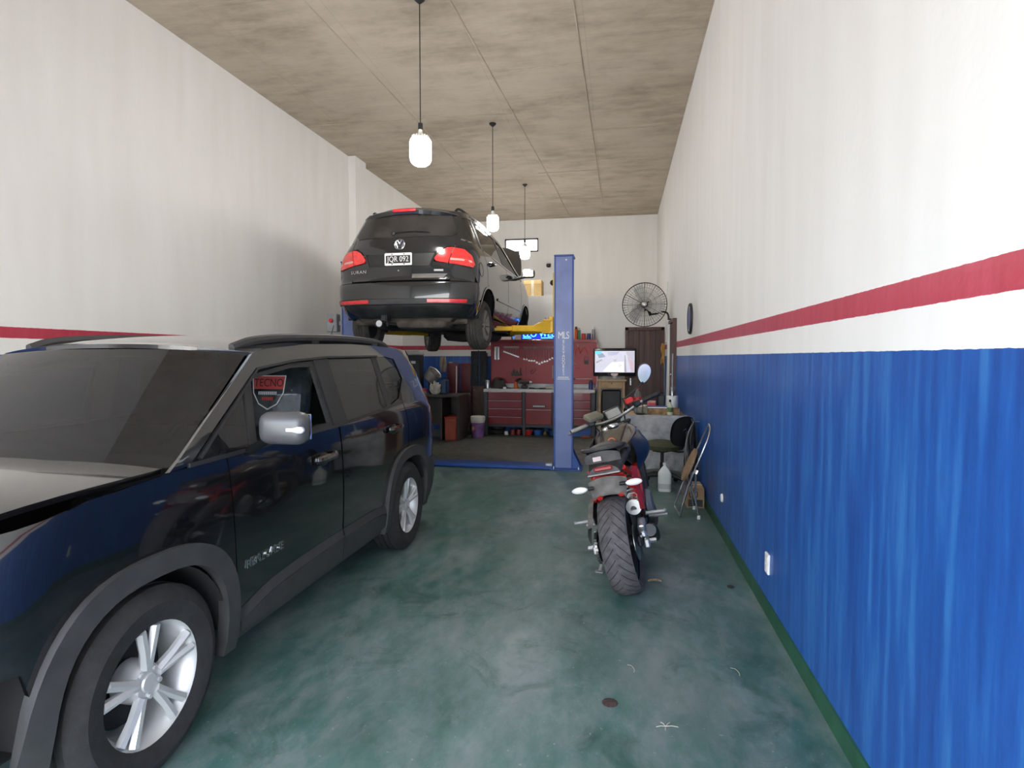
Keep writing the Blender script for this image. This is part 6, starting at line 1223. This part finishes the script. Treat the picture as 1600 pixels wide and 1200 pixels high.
MB().tube(fp((.705, 5.625, .42), (.72, 5.63, .45)), .016, 8).build('hinge', M_TUBE, fcx); MB().tube(fp((.70, 5.62, .36), (.66, 5.632, .28)), .006, 6).build('fold_link', M_TUBE, fcx)
t = thing('cardboard_box', 'brown cardboard carton with dark print behind the folding chair', 'box', (.755, 6.2, 0)); MB().box((0, 0, .10), (.17, .34, .20), r=.004).build('carton', M_KRAFT, t); MB().box((0, -.171, .05), (.14, .002, .07)).build('dark_print', M_BLACK, t); MB().lathe([(.035, -.1725), (.045, -.1725), (.045, -.170)], 20, 'Y', c=(-.02, 0, .135), cap=False).build('ring_print', M_BLACK, t); MB().box((0, 0, .2005), (.16, .05, .002)).build('tape', M_CREAM, t)
# bundle of cables hung on the wall between the two chairs
wz = P(1075, 662, X=.80); t = thing('cable_bundle', 'tangle of black and silver cables hung on the blue wall beside the swivel chair', 'cables', (.845, 6.62, .80)); random.seed(5)
MB().tube([(.012, 0, 0), (-.06, 0, 0), (-.07, 0, .03)], .007, 6).build('hook', M_STEEL, t)
for k in range(16):
    a = random.uniform(.5, 1.); dx = random.uniform(-.17, -.02); L_ = random.uniform(.45, .74); w_ = random.uniform(.04, .13); s0 = random.uniform(-.03, .03)
    pts = smoothpath([(-.045, s0, .004), (dx, s0-w_*.6, -L_*.3), (dx+.015, s0-w_, -L_*.7), (dx, s0, -L_), (dx-.01, s0+w_, -L_*.7), (dx+.01, s0+w_*.6, -L_*.3), (-.045, s0+.002, .006)], 6)
    MB().tube(pts, random.choice((.005, .007, .009)), 5).build('cable_loop', (M_BLACK, M_BLACK, M_DKMET, M_GREYM)[k % 4], t)
# ------------------------------------------------------------ jug and litter on the floor
t = thing('plastic_jug', 'translucent white plastic jug half full on the floor by the swivel chair', 'jug', (.51, 6.76, 0)); jh = .315
M_HDPE = mat('milky_jug', (.72, .76, .72), .35, var=.04)
def jug(u, v):
    a = 2*PI*u; e = .45; c_, s_ = math.cos(a), math.sin(a); z = jh*.9*v; k = 1. if v < .68 else max(.24, 1-((v-.68)/.32)**1.3*.8); k *= .94 if v < .03 else 1
    return (.072*k*math.copysign(abs(c_)**e, c_), .072*k*math.copysign(abs(s_)**e, s_), z)
MB().grid(jug, 32, 22).lathe([(.017, jh*.885), (.017, jh*.93)], 14).build('jug', M_HDPE, t); MB().lathe([(.022, jh*.925), (.022, jh), (.001, jh+.001)], 16).build('cap', M_HDPE, t)
MB().grid(lambda u, v: (lambda p: (p[0]*1.004, p[1]*1.004, p[2]))(jug(u, .02+.30*v)), 32, 3).build('liquid_level', mat('jug_liquid', (.48, .53, .50), .35, var=.05), t)
q = P(1023, 910, Z=0); lf = MB().grid(lambda u, v: (.045*(u-.5)*2, .018*(v-.5)*2*math.sin(PI*min(1, max(0, u))), .004+.010*abs(v-.5)*2+.006*math.sin(u*3)), 12, 4).build('dry_leaf', mat('dry_leaf_tan', (.42, .28, .18), .8, var=.3, scale=60), loc=(q.x, q.y, 0), rot=(0, 0, .1)); tag(lf, 'dry tan leaf on the floor beside the rear motorcycle wheel', 'leaf')
q = P(1040, 1136, Z=0); tw_ = MB()
for a, L_ in ((.1, .05), (1.0, .035), (2.2, .03), (3.4, .04), (4.6, .028)): tw_.tube([(0, 0, .003), (L_*math.cos(a)*.5, L_*math.sin(a)*.5, .006), (L_*math.cos(a), L_*math.sin(a), .0025)], .0016, 4)
tag(tw_.build('dry_twig', mat('pale_straw', (.55, .52, .42), .8), loc=(q.x, q.y, 0)), 'small pale star-shaped dry twig on the green floor', 'twig')
for px, py, lb in ((987, 1045, 'curved thread of straw lying on the floor before the motorcycle'), (1150, 1050, 'thin pale straw on the floor near the blue wall')):
    q = P(px, py, Z=0); tag(MB().tube(smoothpath([(-.02, .03, .002), (0, .02, .004), (.012, -.01, .002), (.01, -.035, .002)], 4), .0012, 4).build('straw', mat('pale_straw'), loc=(q.x, q.y, 0)), lb, 'straw')
q = P(953, 1098, Z=0); tag(MB().lathe([(.001, .0055), (.02, .0045), (.034, .001), (.036, 0)], 11).build('mud_clod', mat('brown_mud', (.06, .035, .03), .9, var=.4, scale=60), loc=(q.x, q.y, 0)), 'flattened brown clod of dirt on the green floor', 'dirt')
q = P(1141, 918, Z=0); tag(MB().sphere((0, 0, .008), .016, 9, 5, (1.4, 1, .5)).build('rubber_scrap', M_BLACK, loc=(q.x, q.y, 0)), 'black scrap of rubber on the floor by the blue wall', 'scrap')
